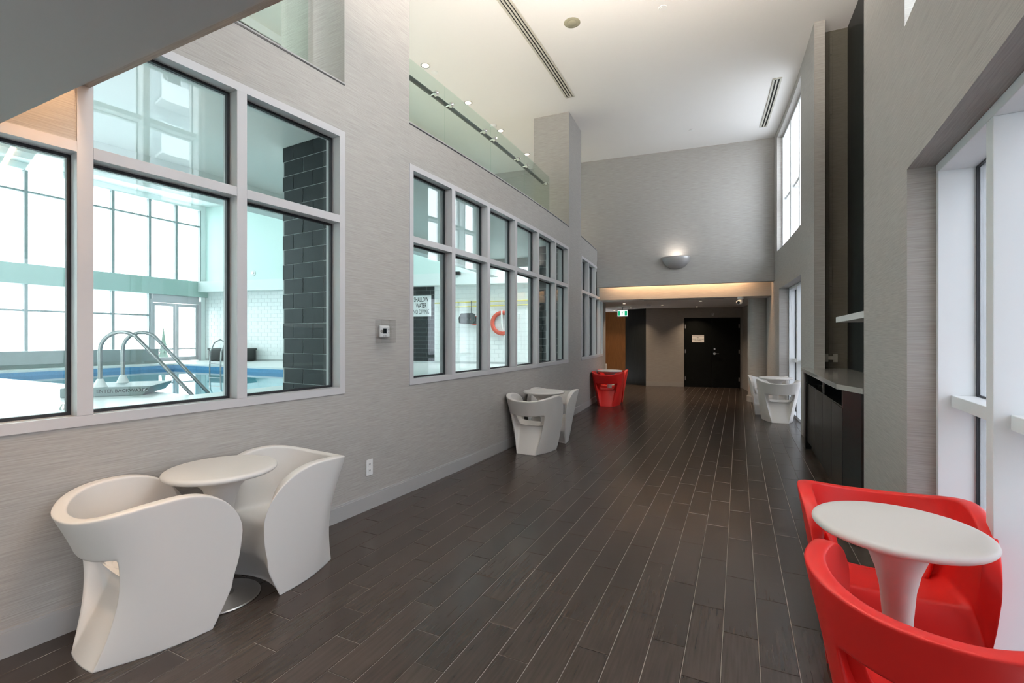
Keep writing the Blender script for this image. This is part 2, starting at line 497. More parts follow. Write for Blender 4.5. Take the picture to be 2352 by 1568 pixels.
# niche lining
nb = MB(); nb.cb(4.03, 4.10, -1.5, 1.5, 1.0, CEIL); top(nb, 'wall_niche_back', 'blackgrain', kind='structure')
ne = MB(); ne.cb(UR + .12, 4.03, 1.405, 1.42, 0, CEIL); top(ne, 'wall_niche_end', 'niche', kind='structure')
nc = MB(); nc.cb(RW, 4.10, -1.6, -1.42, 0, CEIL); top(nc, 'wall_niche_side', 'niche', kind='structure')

def right_window(n, s0, s1, z0, z1, mulls, trans, inset=.095, jambw=.035, gm='tintglass'):
    e = empty('window_%d' % n, P3(UR + .1, (s0 + s1) / 2, z0), kind='structure')
    uf, ub = UR + inset, UR + .36
    edges = [s0] + mulls + [s1]
    f = MB()
    f.cb(uf, ub, s0, s0 + jambw, z0, z1); f.cb(uf, ub, s1 - jambw, s1, z0, z1)
    f.cb(uf, ub, s0 + jambw, s1 - jambw, z1 - .045, z1); f.cb(uf, ub, s0 + jambw, s1 - jambw, z0, z0 + .05)
    part(f, 'window_frame', 'outwhite', e, bevel=.003)
    for m_ in mulls:
        f = MB(); f.cb(uf, ub, m_ - .033, m_ + .033, z0 + .05, z1 - .045); part(f, 'mullion', 'outwhite', e, bevel=.003)
    for k in range(len(edges) - 1):
        a = edges[k] + (jambw if k == 0 else .033); b_ = edges[k + 1] - (jambw if k == len(edges) - 2 else .033)
        zs = [z0 + .05] + trans + [z1 - .045]
        for i, zt in enumerate(trans):
            f = MB(); f.cb(uf + .05, ub, a, b_, zt - .03, zt + .03); part(f, 'transom', 'outwhite', e, bevel=.003)
        for i in range(len(zs) - 1):
            za = zs[i] + (.03 if i else 0); zb = zs[i + 1] - (.03 if i < len(zs) - 2 else 0)
            p = MB(); p.cb(ub - .09, ub - .08, a, b_, za, zb); part(p, 'pane', gm, e)
            q = MB(); q.cb(ub - .096, ub - .082, b_ - .010, b_, za, zb); q.cb(ub - .096, ub - .082, a, a + .010, za, zb)
            q.cb(ub - .096, ub - .082, a + .010, b_ - .010, za, za + .008); q.cb(ub - .096, ub - .082, a + .010, b_ - .010, zb - .008, zb)
            part(q, 'gasket', 'gasket', e)
right_window(4, -6.6, -2.57, 0, 2.35, [-5.62, -5.02, -4.42, -3.82, -3.225], [1.115], inset=.12)
right_window(5, 2.14, 4.13, 0, 2.40, [2.75, 3.45], [1.02], inset=.165)
right_window(6, 2.14, 4.35, 3.15, 5.40, [2.85, 3.6], [4.18], gm='clereglass')
right_window(7, -4.4, -2.52, 3.15, 5.40, [-3.8, -3.16], [4.18], gm='outglass')
right_window(8, 5.75, 6.75, 1.02, 2.22, [6.25], [])

# ---- far end: beam with a lit cove, low ceiling, door wall
w = MB(); w.cb(.002, UR - .002, 4.60, 4.74, 2.60, 3.19, 4); w.cb(-2.88, UR + .3, 4.65, 4.80, 3.19, CEIL, 4)
tag(top(w, 'wall_end', 'paper', kind='structure'), 'wallpapered beam and upper wall closing the tall hall')
w = MB(); w.cb(.002, UR - .002, 4.94, 5.04, 2.33, 2.98, 4)
tag(top(w, 'wall_cove', 'paper', kind='structure'), 'low fascia washed by warm cove light')
w = MB(); w.cb(0, UR, 4.74, 4.94, 2.94, 2.98, 4); top(w, 'trim_3', 'paint', kind='structure')
c = MB(); c.cb(-.35, 4.4, 5.04, 7.6, 2.33, 2.45, 2); c.cb(-3.4, 4.4, 7.6, 12.5, 2.33, 2.45, 2); tag(top(c, 'ceiling_far', 'ceil', kind='structure'), 'low ceiling over the door end')
e = MB(); e.cb(.25, UR - .45, 4.742, 4.765, 2.80, 2.825, 4)
tag(top(e, 'cove_light', 'led'), 'warm strip light hidden in the cove above the far opening', 'light')
WD = 8.45
w = MB()
w.cb(.95, 2.04, WD, WD + .15, 0, 2.33, 4); w.cb(3.55, 4.2, WD, WD + .15, 0, 2.33, 4); w.cb(2.04, 3.55, WD, WD + .15, 2.03, 2.33, 4); w.cb(2.0, 3.6, WD + .11, WD + .15, 0, 2.05, 4)  # last block: unseen backing added behind the leaves to stop light leaks
tag(top(w, 'wall_door', 'paper', kind='structure'), 'wallpapered wall around the black double door')
b = MB(); b.cb(.95, 2.02, WD - .014, WD, 0, .13, 4); b.cb(3.57, UR, WD - .014, WD, 0, .13, 4); top(b, 'baseboard_end', 'base', kind='structure')
w = MB(); q_ = [P3(.95, WD + .01, 0), P3(.95, WD + .16, 0), P3(.42, WD + .62, 0), P3(.33, WD + .46, 0)]
w.hexa(q_, [p + Vector((0, 0, 2.33)) for p in q_])

tag(top(w, 'wall_dark', 'blackgrain', kind='structure'), 'black panelled return beside the door wall')
w = MB(); w.cb(-3.3, 1.2, 10.2, 10.35, 0, 2.33, 1); tag(top(w, 'wall_amber', 'orange', kind='structure'), 'amber wood wall at the end of the side corridor')
w = MB(); w.cb(-3.3, -3.1, 7.7, 10.2, 0, 2.33, 1); w.cb(-3.3, -.2, 7.55, 7.7, 0, 2.33, 1); w.cb(-.35, -.2, 5.93, 7.6, 0, 2.6, 1); w.cb(-.35, 0, 5.93, 6.0, 0, 2.6, 1)
w.cb(4.05, 4.2, 4.9, 8.5, 0, 2.6, 1)
top(w, 'wall_corridor', 'paper', kind='structure')

# double door
dr = empty('door_1', P3(2.8, WD, 0), kind='structure'); dr['label'] = 'black double door with lever handle at the far end'
f = MB(); f.cb(2.04, 2.065, WD - .012, WD + .1, 0, 2.03, 4); f.cb(3.525, 3.55, WD - .012, WD + .1, 0, 2.03, 4); f.cb(2.065, 3.525, WD - .012, WD + .1, 2.0, 2.03, 4)
part(f, 'door_frame', 'doorblack', dr)
for a, b_ in ((2.067, 2.792), (2.798, 3.523)):
    f = MB(); f.cb(a, b_, WD + .005, WD + .05, .008, 1.998, 4); lf = part(f, 'door_leaf', 'doorblack', dr)
    hs = a if a < 2.5 else b_
    for z in (.25, 1.05, 1.78):
        h = MB(); h.cb(hs - .012, hs + .012, WD - .014, WD + .004, z - .055, z + .055, 4); part(h, 'hinge', 'steel', lf)
    if a > 2.5:
        h = MB(); c_ = P3(a + .07, WD + .005, .985); tdir = (P3(a, WD - 1, 0) - P3(a, WD, 0)).normalized(); rdir = (P3(3, WD, 0) - P3(2, WD, 0)).normalized()
        n_ = 20
        def disc(mb, c, ax, r, l):
            ax = Vector(ax).normalized(); q = ax.to_track_quat('Z', 'Y')
            lo = [c + q @ Vector((r * math.cos(2 * PI * k / n_), r * math.sin(2 * PI * k / n_), 0)) for k in range(n_)]
            hi = [p + ax * l for p in lo]
            for k in range(n_):
                j = (k + 1) % n_; mb.quad([lo[k], lo[j], hi[j], hi[k]])
            mb.quad(hi); mb.quad(lo[::-1])
        disc(h, c_, tdir, .035, .012)
        h.tube([c_ + tdir * .01, c_ + tdir * .05, c_ + tdir * .055 + rdir * .02, c_ + tdir * .055 + rdir * .11], .011, 10)
        part(h, 'lever_handle', 'chrome', lf, smooth=True)
        h = MB(); disc(h, P3(a + .07, WD + .005, 1.12), tdir, .026, .016); part(h, 'deadbolt', 'chrome', lf, smooth=True)

# ---- ceilings
c = MB(); c.cb(-2.9, 4.2, -5.2, 4.8, CEIL, CEIL + .15, .5); tag(top(c, 'ceiling', 'ceil', kind='structure'), 'white painted ceiling of the tall hall')
c = MB(); c.box(-3.25, 1.05, -3.0, .90, 2.40, 2.52); tag(top(c, 'ceiling_near', 'soffit', kind='structure'), 'low grey soffit over the near end')
w = MB(); w.box(-2.97, .72, 1.15, 1.21, 2.70, CEIL - .002); w.box(-2.99, .72, .78, 1.15, 2.98, 3.0); w.box(-2.99, .72, .78, .80, 2.52, 2.98)
tag(top(w, 'wall_near', 'paper', kind='structure'), 'wallpapered near beam overhead')
e = MB(); e.box(-2.9, .6, 1.128, 1.148, 2.80, 2.825)
tag(top(e, 'cove_light', 'led'), 'warm strip light hidden in the cove above the near end', 'light')
w = MB(); w.box(-3.3, 1.1, -3.15, -3.0, 0, 2.5); top(w, 'wall_back', 'paper', kind='structure')

# ---- column
cc = Vector((.41, 12.04, 0))
m_ = MB(); m_.lathe([(.225, 0), (.225, 2.33)], cc, 64)
for k, f_ in enumerate(m_.f):
    if len(f_) == 4:
        a = k / 64 * 2 * PI * .225; m_.uv[k] = [(a, 0), (a + .022, 0), (a + .022, 2.33), (a, 2.33)]
colm = tag(top(m_, 'column', 'paper', kind='structure', smooth=True), 'round wallpapered column near the far window')
m_ = MB(); m_.lathe([(.248, 0), (.248, .13), (.228, .135)], cc, 64); part(m_, 'column_base', 'base', colm, smooth=True)

# ---- mezzanine behind the balcony openings
m_ = MB()
m_.cb(-1.1, -.2, -7.2, 5.9, 3.14, 3.455); m_.cb(-2.9, -1.1, -7.2, 5.9, 3.40, 3.455); m_.cb(-3.12, -2.9, -7.2, 5.9, 3.12, 3.62)
tag(top(m_, 'floor_mezzanine', 'poolpale', kind='structure'), 'mezzanine slab over the pool side')
m_ = MB(); m_.cb(-2.95, -2.85, -7.2, 4.8, 3.62, 4.30); m_.cb(-2.95, -2.85, -7.2, 4.8, 5.42, CEIL); m_.cb(-2.95, -2.85, -4.0, -3.0, 4.3, 5.42)
top(m_, 'wall_mezzanine', 'paint', kind='structure')
e = empty('window_9', P3(-2.9, -1, 4.3), kind='structure')
for k in range(6):
    a = -3.0 + k * 1.3; b_ = a + 1.3
    f = MB(); f.cb(-2.93, -2.87, a, a + .03, 4.3, 5.42); f.cb(-2.93, -2.87, b_ - .03, b_, 4.3, 5.42); f.cb(-2.93, -2.87, a, b_, 4.3, 4.33); f.cb(-2.93, -2.87, a, b_, 5.39, 5.42)
    part(f, 'window_frame', 'gasket', e); p = MB(); p.cb(-2.905, -2.897, a + .03, b_ - .03, 4.33, 5.39); part(p, 'pane', 'glass', e)
e = empty('window_10', P3(-2.9, -5.5, 4.3), kind='structure')
for k in range(2):
    a = -7.2 + k * 1.6; b_ = a + 1.6
    f = MB(); f.cb(-2.93, -2.87, a, a + .03, 4.3, 5.42); f.cb(-2.93, -2.87, b_ - .03, b_, 4.3, 5.42); f.cb(-2.93, -2.87, a, b_, 4.3, 4.33); f.cb(-2.93, -2.87, a, b_, 5.39, 5.42)
    part(f, 'window_frame', 'gasket', e); p = MB(); p.cb(-2.905, -2.897, a + .03, b_ - .03, 4.33, 5.39); part(p, 'pane', 'glass', e)
c = MB(); c.cb(-2.9, -.2, -7.2, -5.2, CEIL, CEIL + .15); c.cb(-2.95, -.0, -7.3, -7.2, 3.4, CEIL); top(c, 'ceiling_mezzanine', 'ceil', kind='structure')

# ================================================================== pool hall
XF = -17.2
EA, EB = Vector((XF, 10.4, 0)), Vector((-3.0, 13.5, 0))
ED = (EB - EA).normalized(); EN = Vector((ED.y, -ED.x, 0))       # EN points into the pool hall
def E3(k, off, z):
    p = EA.lerp(EB, k) + EN * off
    return Vector((p.x, p.y, z))
def ebox(mb, k0, k1, o0, o1, z0, z1):
    mb.hexa([E3(k0, o0, z0), E3(k0, o1, z0), E3(k1, o1, z0), E3(k1, o0, z0)], [E3(k0, o0, z1), E3(k0, o1, z1), E3(k1, o1, z1), E3(k1, o0, z1)])
px0, px1, py0, py1 = -15.8, -6.85, 3.95, 8.6
d = MB()
d.box(XF - .2, -5.9, -5, py0, .40, DECK); d.box(XF - .2, -5.9, py1, 15, .40, DECK)
d.box(XF - .2, px0, py0, py1, .40, DECK); d.box(px1, -5.9, py0, py1, .40, DECK)
d.cb(-3.3, -.2, -11.5, 8.4, .40, DECK - .0006)
tag(top(d, 'floor_pool_deck', 'deck', kind='structure'), 'pale tiled pool deck')
d = MB()
d.box(px0, px1, py0, py1, -1.1, -.9); d.box(px0 - .1, px0, py0, py1, -.9, .40); d.box(px1, px1 + .1, py0, py1, -.9, .40); d.box(px0, px1, py0 - .1, py0, -.9, .40); d.box(px0, px1, py1, py1 + .1, -.9, .40)
tag(top(d, 'floor_pool_basin', 'poolblue', kind='structure'), 'pale blue pool basin')
d = MB(); t_ = .012
d.box(px0, px0 + t_, py0, py1, .36, .60); d.box(px1 - t_, px1, py0, py1, .36, .60); d.box(px0 + t_, px1 - t_, py0, py0 + t_, .36, .60); d.box(px0 + t_, px1 - t_, py1 - t_, py1, .36, .60)
top(d, 'trim_4', 'poolband', kind='structure')
d = MB(); d.quad([(px0, py0, .50), (px1, py0, .50), (px1, py1, .50), (px0, py1, .50)])
tag(top(d, 'pool_water', 'water', kind='stuff'), 'clear turquoise water filling the indoor pool', 'water')
# end wall with tiles
TH, TWD = .131, .262
w = MB(); ebox(w, -.03, .955, -.2, 0, 0, 6.2)
pe = tag(top(w, 'wall_pool_end', 'poolwall', kind='structure'), 'pool hall end wall, white tile below pale green paint')
w = MB(); ebox(w, .0, .935, 0, .006, DECK, 3.06); part(w, 'tile_grout', 'grout_dark', pe)
L_ = (EB - EA).length
def wall_tile(me, k, z, parent, off=.006):
    o = bpy.data.objects.new(me.name, me); COL.objects.link(o); o.parent = parent
    c = E3(k, off, z) - wloc(parent)
    o.location = c
    o.rotation_euler = Matrix((ED, Vector((0, 0, 1)), EN)).transposed().to_euler()
    return o
twm = tilemesh(TWD - .004, TH - .004, .001, .0015, 'wall_tile', 'x'); tdm = tilemesh(TWD - .004, TH - .004, .001, .0015, 'dark_tile', 'x')
for mb in (twm, tdm):
    for v in mb.v: v.z += .005
tw_me = twm.mesh('white_tile', 'tile_white', (0, 0, 0)); td_me = tdm.mesh('dark_tile', 'tile_dark', (0, 0, 0))
far_tiles = MB()
R3 = Matrix((ED, Vector((0, 0, 1)), EN)).transposed()
zones = [(.002, .525, None), (.525, .604, 'tile_dark'), (.604, .845, 'tile_white'), (.845, .93, None)]
cutm = {}
for r in range(18):
    z = DECK + .06 + TH * (r + .5)
    for za, zb, zm in zones:
        A0, A1 = za * L_, zb * L_
        i0 = math.floor(A0 / TWD - 1)
        for i in range(i0, int(A1 / TWD) + 2):
            c0 = TWD * (i + .5 * (r % 2)); lo_, hi2 = max(c0, A0), min(c0 + TWD, A1)
            wd = round(hi2 - lo_, 3)
            if wd < .02: continue
            k = (lo_ + hi2) / 2 / L_
            key = (wd, zm)
            if key not in cutm:
                tm = tilemesh(wd - .004, TH - .004, .001, .0015, 't', 'x')
                for v in tm.v: v.z += .005
                cutm[key] = (tm, tm.mesh('dark_tile' if zm == 'tile_dark' else 'white_tile', zm or 'tile_white', (0, 0, 0)))
            if zm: wall_tile(cutm[key][1], k, z, pe)
            else:
                tm = cutm[key][0]
                for fidx in tm.f: far_tiles.quad([R3 @ tm.v[q] + E3(k, .006, z) for q in fidx])
part(far_tiles, 'tile_field', 'tile_white', pe, kind='stuff')
w = MB(); ebox(w, 0, .935, 0, .35, 3.06, 3.42); tag(top(w, 'trim_5', 'poolpale', kind='structure'))
# far window wall
MY = [-3.3, -2.3, -1.3, -.3, .7, 1.7, 2.7, 3.7, 4.7, 5.7, 6.68, 7.65, 8.65, 9.45, 10.25]
w = MB()
w.box(XF - .25, XF, -5, 8.65, 0, 1.05); w.box(XF - .25, XF, -5, 10.25, 5.95, 6.2); w.box(XF - .25, XF, 10.25, 10.9, 0, 6.2); w.box(XF - .25, XF, -5, -3.3, 1.05, 5.95)
tag(top(w, 'wall_pool_far', 'poolpale', kind='structure'), 'pool hall window wall')
w = MB(); w.box(XF - .25, XF + .12, -5, 10.55, 2.88, 3.42); tag(top(w, 'trim_6', 'green_band', kind='structure'), 'pale green beam across the pool windows')
e = empty('window_11', (XF, 3, 1.05), kind='structure'); e['label'] = 'tall white-framed pool hall window wall'
for (za, zb, zt) in ((1.05, 2.88, 2.18), (3.42, 5.95, 5.38)):
    for i, y in enumerate(MY):
        if za < 2 and y > 8.7: continue
        f = MB(); f.box(XF - .16, XF - .02, y - .035, y + .035, za, zb); part(f, 'mullion', 'poolframe', e)
        if i and not (za < 2 and y > 8.7):
            f = MB(); f.box(XF - .14, XF - .04, MY[i - 1] + .035, y - .035, zt - .025, zt + .025); part(f, 'transom', 'poolframe', e)
            for a, b_ in ((za, zt - .025), (zt + .025, zb)):
                p = MB(); p.box(XF - .10, XF - .092, MY[i - 1] + .035, y - .035, a, b_); part(p, 'pane', 'poolglass', e)
e = empty('door_2', (XF, 9.45, DECK), kind='structure'); e['label'] = 'glazed double door out of the pool hall'
f = MB(); f.box(XF - .16, XF - .0, 8.65, 8.72, DECK, 2.72); f.box(XF - .16, XF, 10.18, 10.25, DECK, 2.72); f.box(XF - .16, XF, 8.72, 10.18, 2.62, 2.88)
part(f, 'door_frame', 'frame', e)
for a, b_ in ((8.73, 9.44), (9.46, 10.17)):
    f = MB(); z0_, z1_ = DECK + .01, 2.61
    f.box(XF - .12, XF - .06, a, a + .08, z0_, z1_); f.box(XF - .12, XF - .06, b_ - .08, b_, z0_, z1_); f.box(XF - .12, XF - .06, a + .08, b_ - .08, z0_, z0_ + .14); f.box(XF - .12, XF - .06, a + .08, b_ - .08, z1_ - .1, z1_)
    f.box(XF - .12, XF - .06, a + .08, b_ - .08, 1.05, 1.09)
    lf = part(f, 'door_leaf', 'frame', e); p = MB(); p.box(XF - .094, XF - .086, a + .08, b_ - .08, z0_ + .14, z1_ - .1); part(p, 'pane', 'poolglass', lf)
w = MB(); w.box(-16.75, -16.45, -4, 8.5, DECK, 1.10); tag(top(w, 'low_wall', 'blockgrey'), 'low grey planter wall under the pool hall windows', 'wall')
c = MB(); c.box(XF - .25, -5.6, -5, 14.5, 6.12, 6.3); c.cb(-3.4, -2.95, -11.5, 9, 5.53, 6.2); tag(top(c, 'ceiling_pool', 'poolpale', kind='structure'), 'pool hall ceiling')
w = MB(); w.box(XF - .25, -3.0, -5.2, -5.0, 0, 6.2); top(w, 'wall_pool_near', 'poolwall', kind='structure')

# tiled piers on the pool side
def tiled_pier(n, s0, s1, u0, ztop):
    m_ = MB(); m_.cb(u0, -.2, s0, s1, DECK, ztop, 5)
    o = tag(top(m_, 'pier', 'grout_dark', kind='structure'), 'charcoal tiled pier beside pool window %s' % ('one', 'two')[n])
    a = s0 / RL; rd = Vector((math.cos(a), math.sin(a), 0)); td = Vector((math.sin(a), -math.cos(a), 0))
    R_ = Matrix((rd, Vector((0, 0, 1)), td)).transposed().to_euler()
    r = 0; z = ztop - TH / 2
    cut = {}
    while z > DECK:
        off = .11 if r % 2 else -.02
        u = -.2 - off
        x = -.2
        segs = []
        first = TWD * (.45 if r % 2 else .95)
        cur = -.2; wdt = first
        while cur > u0 + .03:
            nx = max(cur - wdt, u0); segs.append((nx, cur)); cur = nx; wdt = TWD
        for (ua, ub) in segs:
            wd = round(ub - ua, 3)
            if wd < .02: continue
            if wd not in cut:
                tm = tilemesh(wd - .005, TH - .005, .001, .0015, 'tile', 'x')
                for v in tm.v: v.z += .005
                cut[wd] = tm.mesh('tile', 'tile_dark', (0, 0, 0))
            q = bpy.data.objects.new('tile', cut[wd]); COL.objects.link(q); q.parent = o
            q.location = P3((ua + ub) / 2, s0, z) - wloc(o); q.rotation_euler = R_
        z -= TH; r += 1
tiled_pier(0, -3.13, -2.5, -.86, 3.138)
tiled_pier(1, 2.16, 2.95, -.58, 3.138)
# outside: pale ground and a hazy tower, trees beyond the pool door
g = MB(); g.box(-90, 60, -60, 90, -1.6, -1.4); tag(top(g, 'ground', 'snow', kind='structure'), 'pale ground outside')

# ================================================================== furniture
def lerp(a, b, k): return a + (b - a) * k
def sstep(a, b, x):
    k = max(0, min(1, (x - a) / (b - a))); return k * k * (3 - 2 * k)
def chair_mesh(name, mat):
    """one-piece moulded tub chair: front +y, wrap-round back with a slot, pinched lower back facet"""
    TF, TH_ = .36, .27
    tl = [0, .09, .18, .27, .322, .36, .40, .45, .51, .565, .62, .69, .76, .83, .89, .94, .975, 1]
    HB, HT = .51, .705
    rows = [0, .03, .13, .27, .40, HB, .58, .66, HT, .76, .85, .93, .985, 1]
    def top_h(t):
        back, arm = .665, .722
        h = lerp(back, arm, sstep(.05, .62, t))
        y = top_o(t)[1]
        if y > .05: h = .40 + (h - .40) * math.sqrt(max(0, 1 - ((y - .05) / .325) ** 2))
        return h
    def top_o(t):
        if t <= .62:
            a = t / .62 * PI / 2
            return .335 * math.sin(a) ** .93 if a > 0 else 0, -.285 * math.cos(a) ** .9 if a < PI / 2 - 1e-6 else 0
        k = (t - .62) / .38
        return .335 - .03 * k * k, .375 * k
    def base_o(t):
        if t <= TF: return .125 * t / TF, -.205 + .012 * (t / TF) ** 2
        k = (t - TF) / (1 - TF)
        return .125 + .115 * k + .03 * math.sin(PI * k), -.193 + .433 * k
    def outer(t, v):
        h = top_h(t); z = v * h
        tx, ty = top_o(t); bx, by = base_o(t)
        g = (z / .69)
        x = lerp(bx, tx, g ** .9)
        gf = math.sin(PI / 2 * min(1, z / .42)); kf = sstep(.62, 1, t)
        y = lerp(by, ty, lerp(g, gf, kf))
        # waist in the back
        wb = 1 - sstep(.25, .72, t)
        y += .07 * math.sin(PI * min(1, z / .66)) * wb
        # facet pinched in under the slot
        if v <= HB + 1e-6:
            q = 1 - sstep(.315, TF - .002, t)
            y += .13 * (v / HB) ** 1.15 * q
            x -= .012 * (v / HB) * q * (t / TF)
        elif v < HT - 1e-6:
            q = 1 - sstep(.315, TF - .002, t)
            y += .13 * q * (1 - .25 * (v - HB) / (HT - HB))
        return Vector((x, y, z))
    def seat_o(t):
        if t <= .62:
            a = t / .62 * PI / 2
            return .215 * math.sin(a), -.04 - .03 * math.sin(a)
        k = (t - .62) / .38
        return .215 + .035 * k, -.065 + .285 * k
    def inner(t, v):
        w = (v - HB) / (1 - HB)
        h = top_h(t)
        sx, sy = seat_o(t); tx, ty = top_o(t)
        L = math.hypot(tx, ty if ty < 0 else 0) or 1
        th = .058
        ix = tx - th * (tx / L if t > .02 else 0); iy = ty - th * (min(ty, 0) / L) - (.0 if t < .9 else .0)
        zs = lerp(.350, .362, sstep(.2, 1, t))
        z = lerp(zs, h, w)
        g = w ** .62
        gz = min(1, (z - zs) / (.66 - zs)) ** .7 if z > zs else 0
        return Vector((lerp(sx, ix, gz), lerp(sy, iy, gz), z))
    ts = [-t for t in tl[:0:-1]] + tl
    def sg(v, t): return Vector((math.copysign(1, t) * v.x if t else 0, v.y, v.z))
    bm = bmesh.new()
    O = {}; I = {}
    for i, t in enumerate(ts):
        for j, v in enumerate(rows):
            O[i, j] = bm.verts.new(sg(outer(abs(t), v), t))
            if v >= HB - 1e-6 and j < len(rows) - 1: I[i, j] = bm.verts.new(sg(inner(abs(t), v), t))
    jb = rows.index(HB); jt = rows.index(HT); jn = len(rows) - 1
    # rim: outer last row -> inner row
    for i, t in enumerate(ts):
        p = sg(inner(abs(t), 1.0), t); I[i, jn] = bm.verts.new(p)
    n = len(ts)
    def hole(i):   # column span i..i+1 inside the slot
        return max(abs(ts[i]), abs(ts[i + 1])) <= TH_ + 1e-6
    def F(*vs):
        try: bm.faces.new(vs)
        except ValueError: pass
    for i in range(n - 1):
        for j in range(jn):
            if hole(i) and jb <= j < jt: continue
            F(O[i, j], O[i + 1, j], O[i + 1, j + 1], O[i, j + 1])
            if j >= jb: F(I[i + 1, j], I[i, j], I[i, j + 1], I[i + 1, j + 1])
        F(O[i, jn], O[i + 1, jn], I[i + 1, jn], I[i, jn])
    # slot walls
    hi = [i for i in range(n - 1) if hole(i)]
    a, b = hi[0], hi[-1] + 1
    for i in hi:
        F(O[i, jb], O[i + 1, jb], I[i + 1, jb], I[i, jb]); F(O[i + 1, jt], O[i, jt], I[i, jt], I[i + 1, jt])
    for j in range(jb, jt):
        F(O[a, j + 1], O[a, j], I[a, j], I[a, j + 1]); F(O[b, j], O[b, j + 1], I[b, j + 1], I[b, j])
    # arm front edges
    for j in range(jb, jn):
        F(O[0, j + 1], O[0, j], I[0, j], I[0, j + 1]); F(O[n - 1, j], O[n - 1, j + 1], I[n - 1, j + 1], I[n - 1, j])
    # seat: strips across from the left half to the right half
    mid = (n - 1) // 2; NX = 6
    rowsS = {}
    for q in range(1, mid + 1):
        l, r = I[mid - q, jb], I[mid + q, jb]
        row = [l]
        for k in range(1, NX):
            f = k / NX; p = l.co.lerp(r.co, f)
            p.z -= .022 * math.sin(PI * f) * (1 - .5 * q / mid)
            if q == mid: p.y += .015 * math.sin(PI * f); p.z -= .02 * math.sin(PI * f)
            row.append(bm.verts.new(p))
        row.append(r); rowsS[q] = row
    c = I[mid, jb]
    for k in range(NX): F(c, rowsS[1][k + 1], rowsS[1][k]) if True else None
    for q in range(1, mid):
        for k in range(NX): F(rowsS[q][k], rowsS[q][k + 1], rowsS[q + 1][k + 1], rowsS[q + 1][k])
    # front apron
    prev = rowsS[mid]
    first = True
    for j in range(jb, -1, -1):
        l, r = O[0, j], O[n - 1, j]
        row = [l]
        for k in range(1, NX):
            f = k / NX; p = l.co.lerp(r.co, f); p.y -= .075 * math.sin(PI * f) ** .8 * (1 if j else .8)
            row.append(bm.verts.new(p))
        row.append(r)
        for k in range(NX): F(prev[k], prev[k + 1], row[k + 1], row[k])
        prev = row
    # underside
    ring = [O[i, 0] for i in range(n)]
    F(*(ring + prev[1:-1][::-1]))
    bmesh.ops.recalc_face_normals(bm, faces=bm.faces)
    cl = bm.edges.layers.float.new('crease_edge')
    for e_ in bm.edges:
        if abs(e_.verts[0].co.z) < 1e-6 and abs(e_.verts[1].co.z) < 1e-6 and len(e_.link_faces) == 2 and any(len(f.verts) > 8 for f in e_.link_faces): e_[cl] = 1.0
    # crease down both edges of the pinched facet
    for i, t in enumerate(ts):
        if abs(abs(t) - TF) < 1e-6:
            for j in range(jt):
                e_ = bm.edges.get((O[i, j], O[i, j + 1]))
                if e_: e_[cl] = .8
        if abs(abs(t) - 1) < 1e-6:
            for j in range(jb):
                e_ = bm.edges.get((O[i, j], O[i, j + 1]))
                if e_: e_[cl] = .5
    for i in range(n - 1):
        if max(abs(ts[i]), abs(ts[i + 1])) <= TF + 1e-6:
            e_ = bm.edges.get((O[i, jt], O[i + 1, jt]))
            if e_: e_[cl] = .7
    me = bpy.data.meshes.new(name); bm.to_mesh(me); bm.free()
    me.polygons.foreach_set('use_smooth', [True] * len(me.polygons))
    me.materials.append(M[mat])
    return me
cm = {'white': chair_mesh('tub_chair', 'white_plastic'), 'red': chair_mesh('tub_chair_red', 'red_plastic')}
def tub_chair(kind, u, s, face, label, group, turn=0):
    o = bpy.data.objects.new('tub_chair', cm[kind]); COL.objects.link(o)
    x, y = P(u, s); o.location = (x, y, 0)
    # local +y is the front; hall direction at s is (-sin a, cos a)
    o.rotation_euler = (0, 0, s / RL + (0 if face > 0 else PI) + turn)
    sub = o.modifiers.new('subdivision', 'SUBSURF'); sub.levels = 2; sub.render_levels = 2
    return tag(o, label, 'chair', group)
def bistro_table(u, s, label):
    x, y = P(u, s)
    e = empty('side_table', (x, y, 0), label, 'table', 'round white tables between the tub chairs')
    b = MB(); b.lathe([(.001, 0), (.188, 0), (.192, .004), (.188, .010), (.12, .018), (.06, .026), (.045, .05), (.001, .05)], (x, y, 0), 56)
    part(b, 'table_base', 'steel', e, smooth=True)
    t = MB(); t.lathe([(.001, .045), (.050, .045), (.046, .12), (.045, .25), (.048, .38), (.056, .48), (.070, .55), (.093, .615), (.13, .655), (.18, .68), (.24, .69), (.268, .697), (.276, .705), (.278, .712), (.275, .72), (.268, .725), (.25, .727), (.001, .724)], (x, y, 0), 64)
    part(t, 'table_top', 'white_plastic', e, smooth=True)
    return e
GW, GR = 'white moulded tub chairs', 'red moulded tub chairs'
# pair nearest the camera on the pool side
bistro_table(.325, -4.30, 'round white pedestal table between the two white chairs under the near pool window')
tub_chair('white', .345, -4.71, 1, 'white tub chair seen from behind, nearest of all on the left wall', GW)
tub_chair('white', .345, -3.89, -1, 'white tub chair facing the viewer beside the near wall outlet', GW)
# pair under the second window
bistro_table(.34, -.06, 'round white pedestal table nested between the white chairs under the six-bay window')
tub_chair('white', .35, -.47, 1, 'white tub chair turned away, under the six-bay pool window', GW)
tub_chair('white', .35, .35, -1, 'white tub chair behind the small table under the six-bay window', GW)
# red pair far left
bistro_table(.33, 4.36, 'round white pedestal table between the far red chairs')
tub_chair('red', .35, 3.95, 1, 'red tub chair turned away, by the far end of the left wall', GR)
tub_chair('red', .35, 4.77, -1, 'red tub chair mostly hidden behind another at the corridor corner', GR)
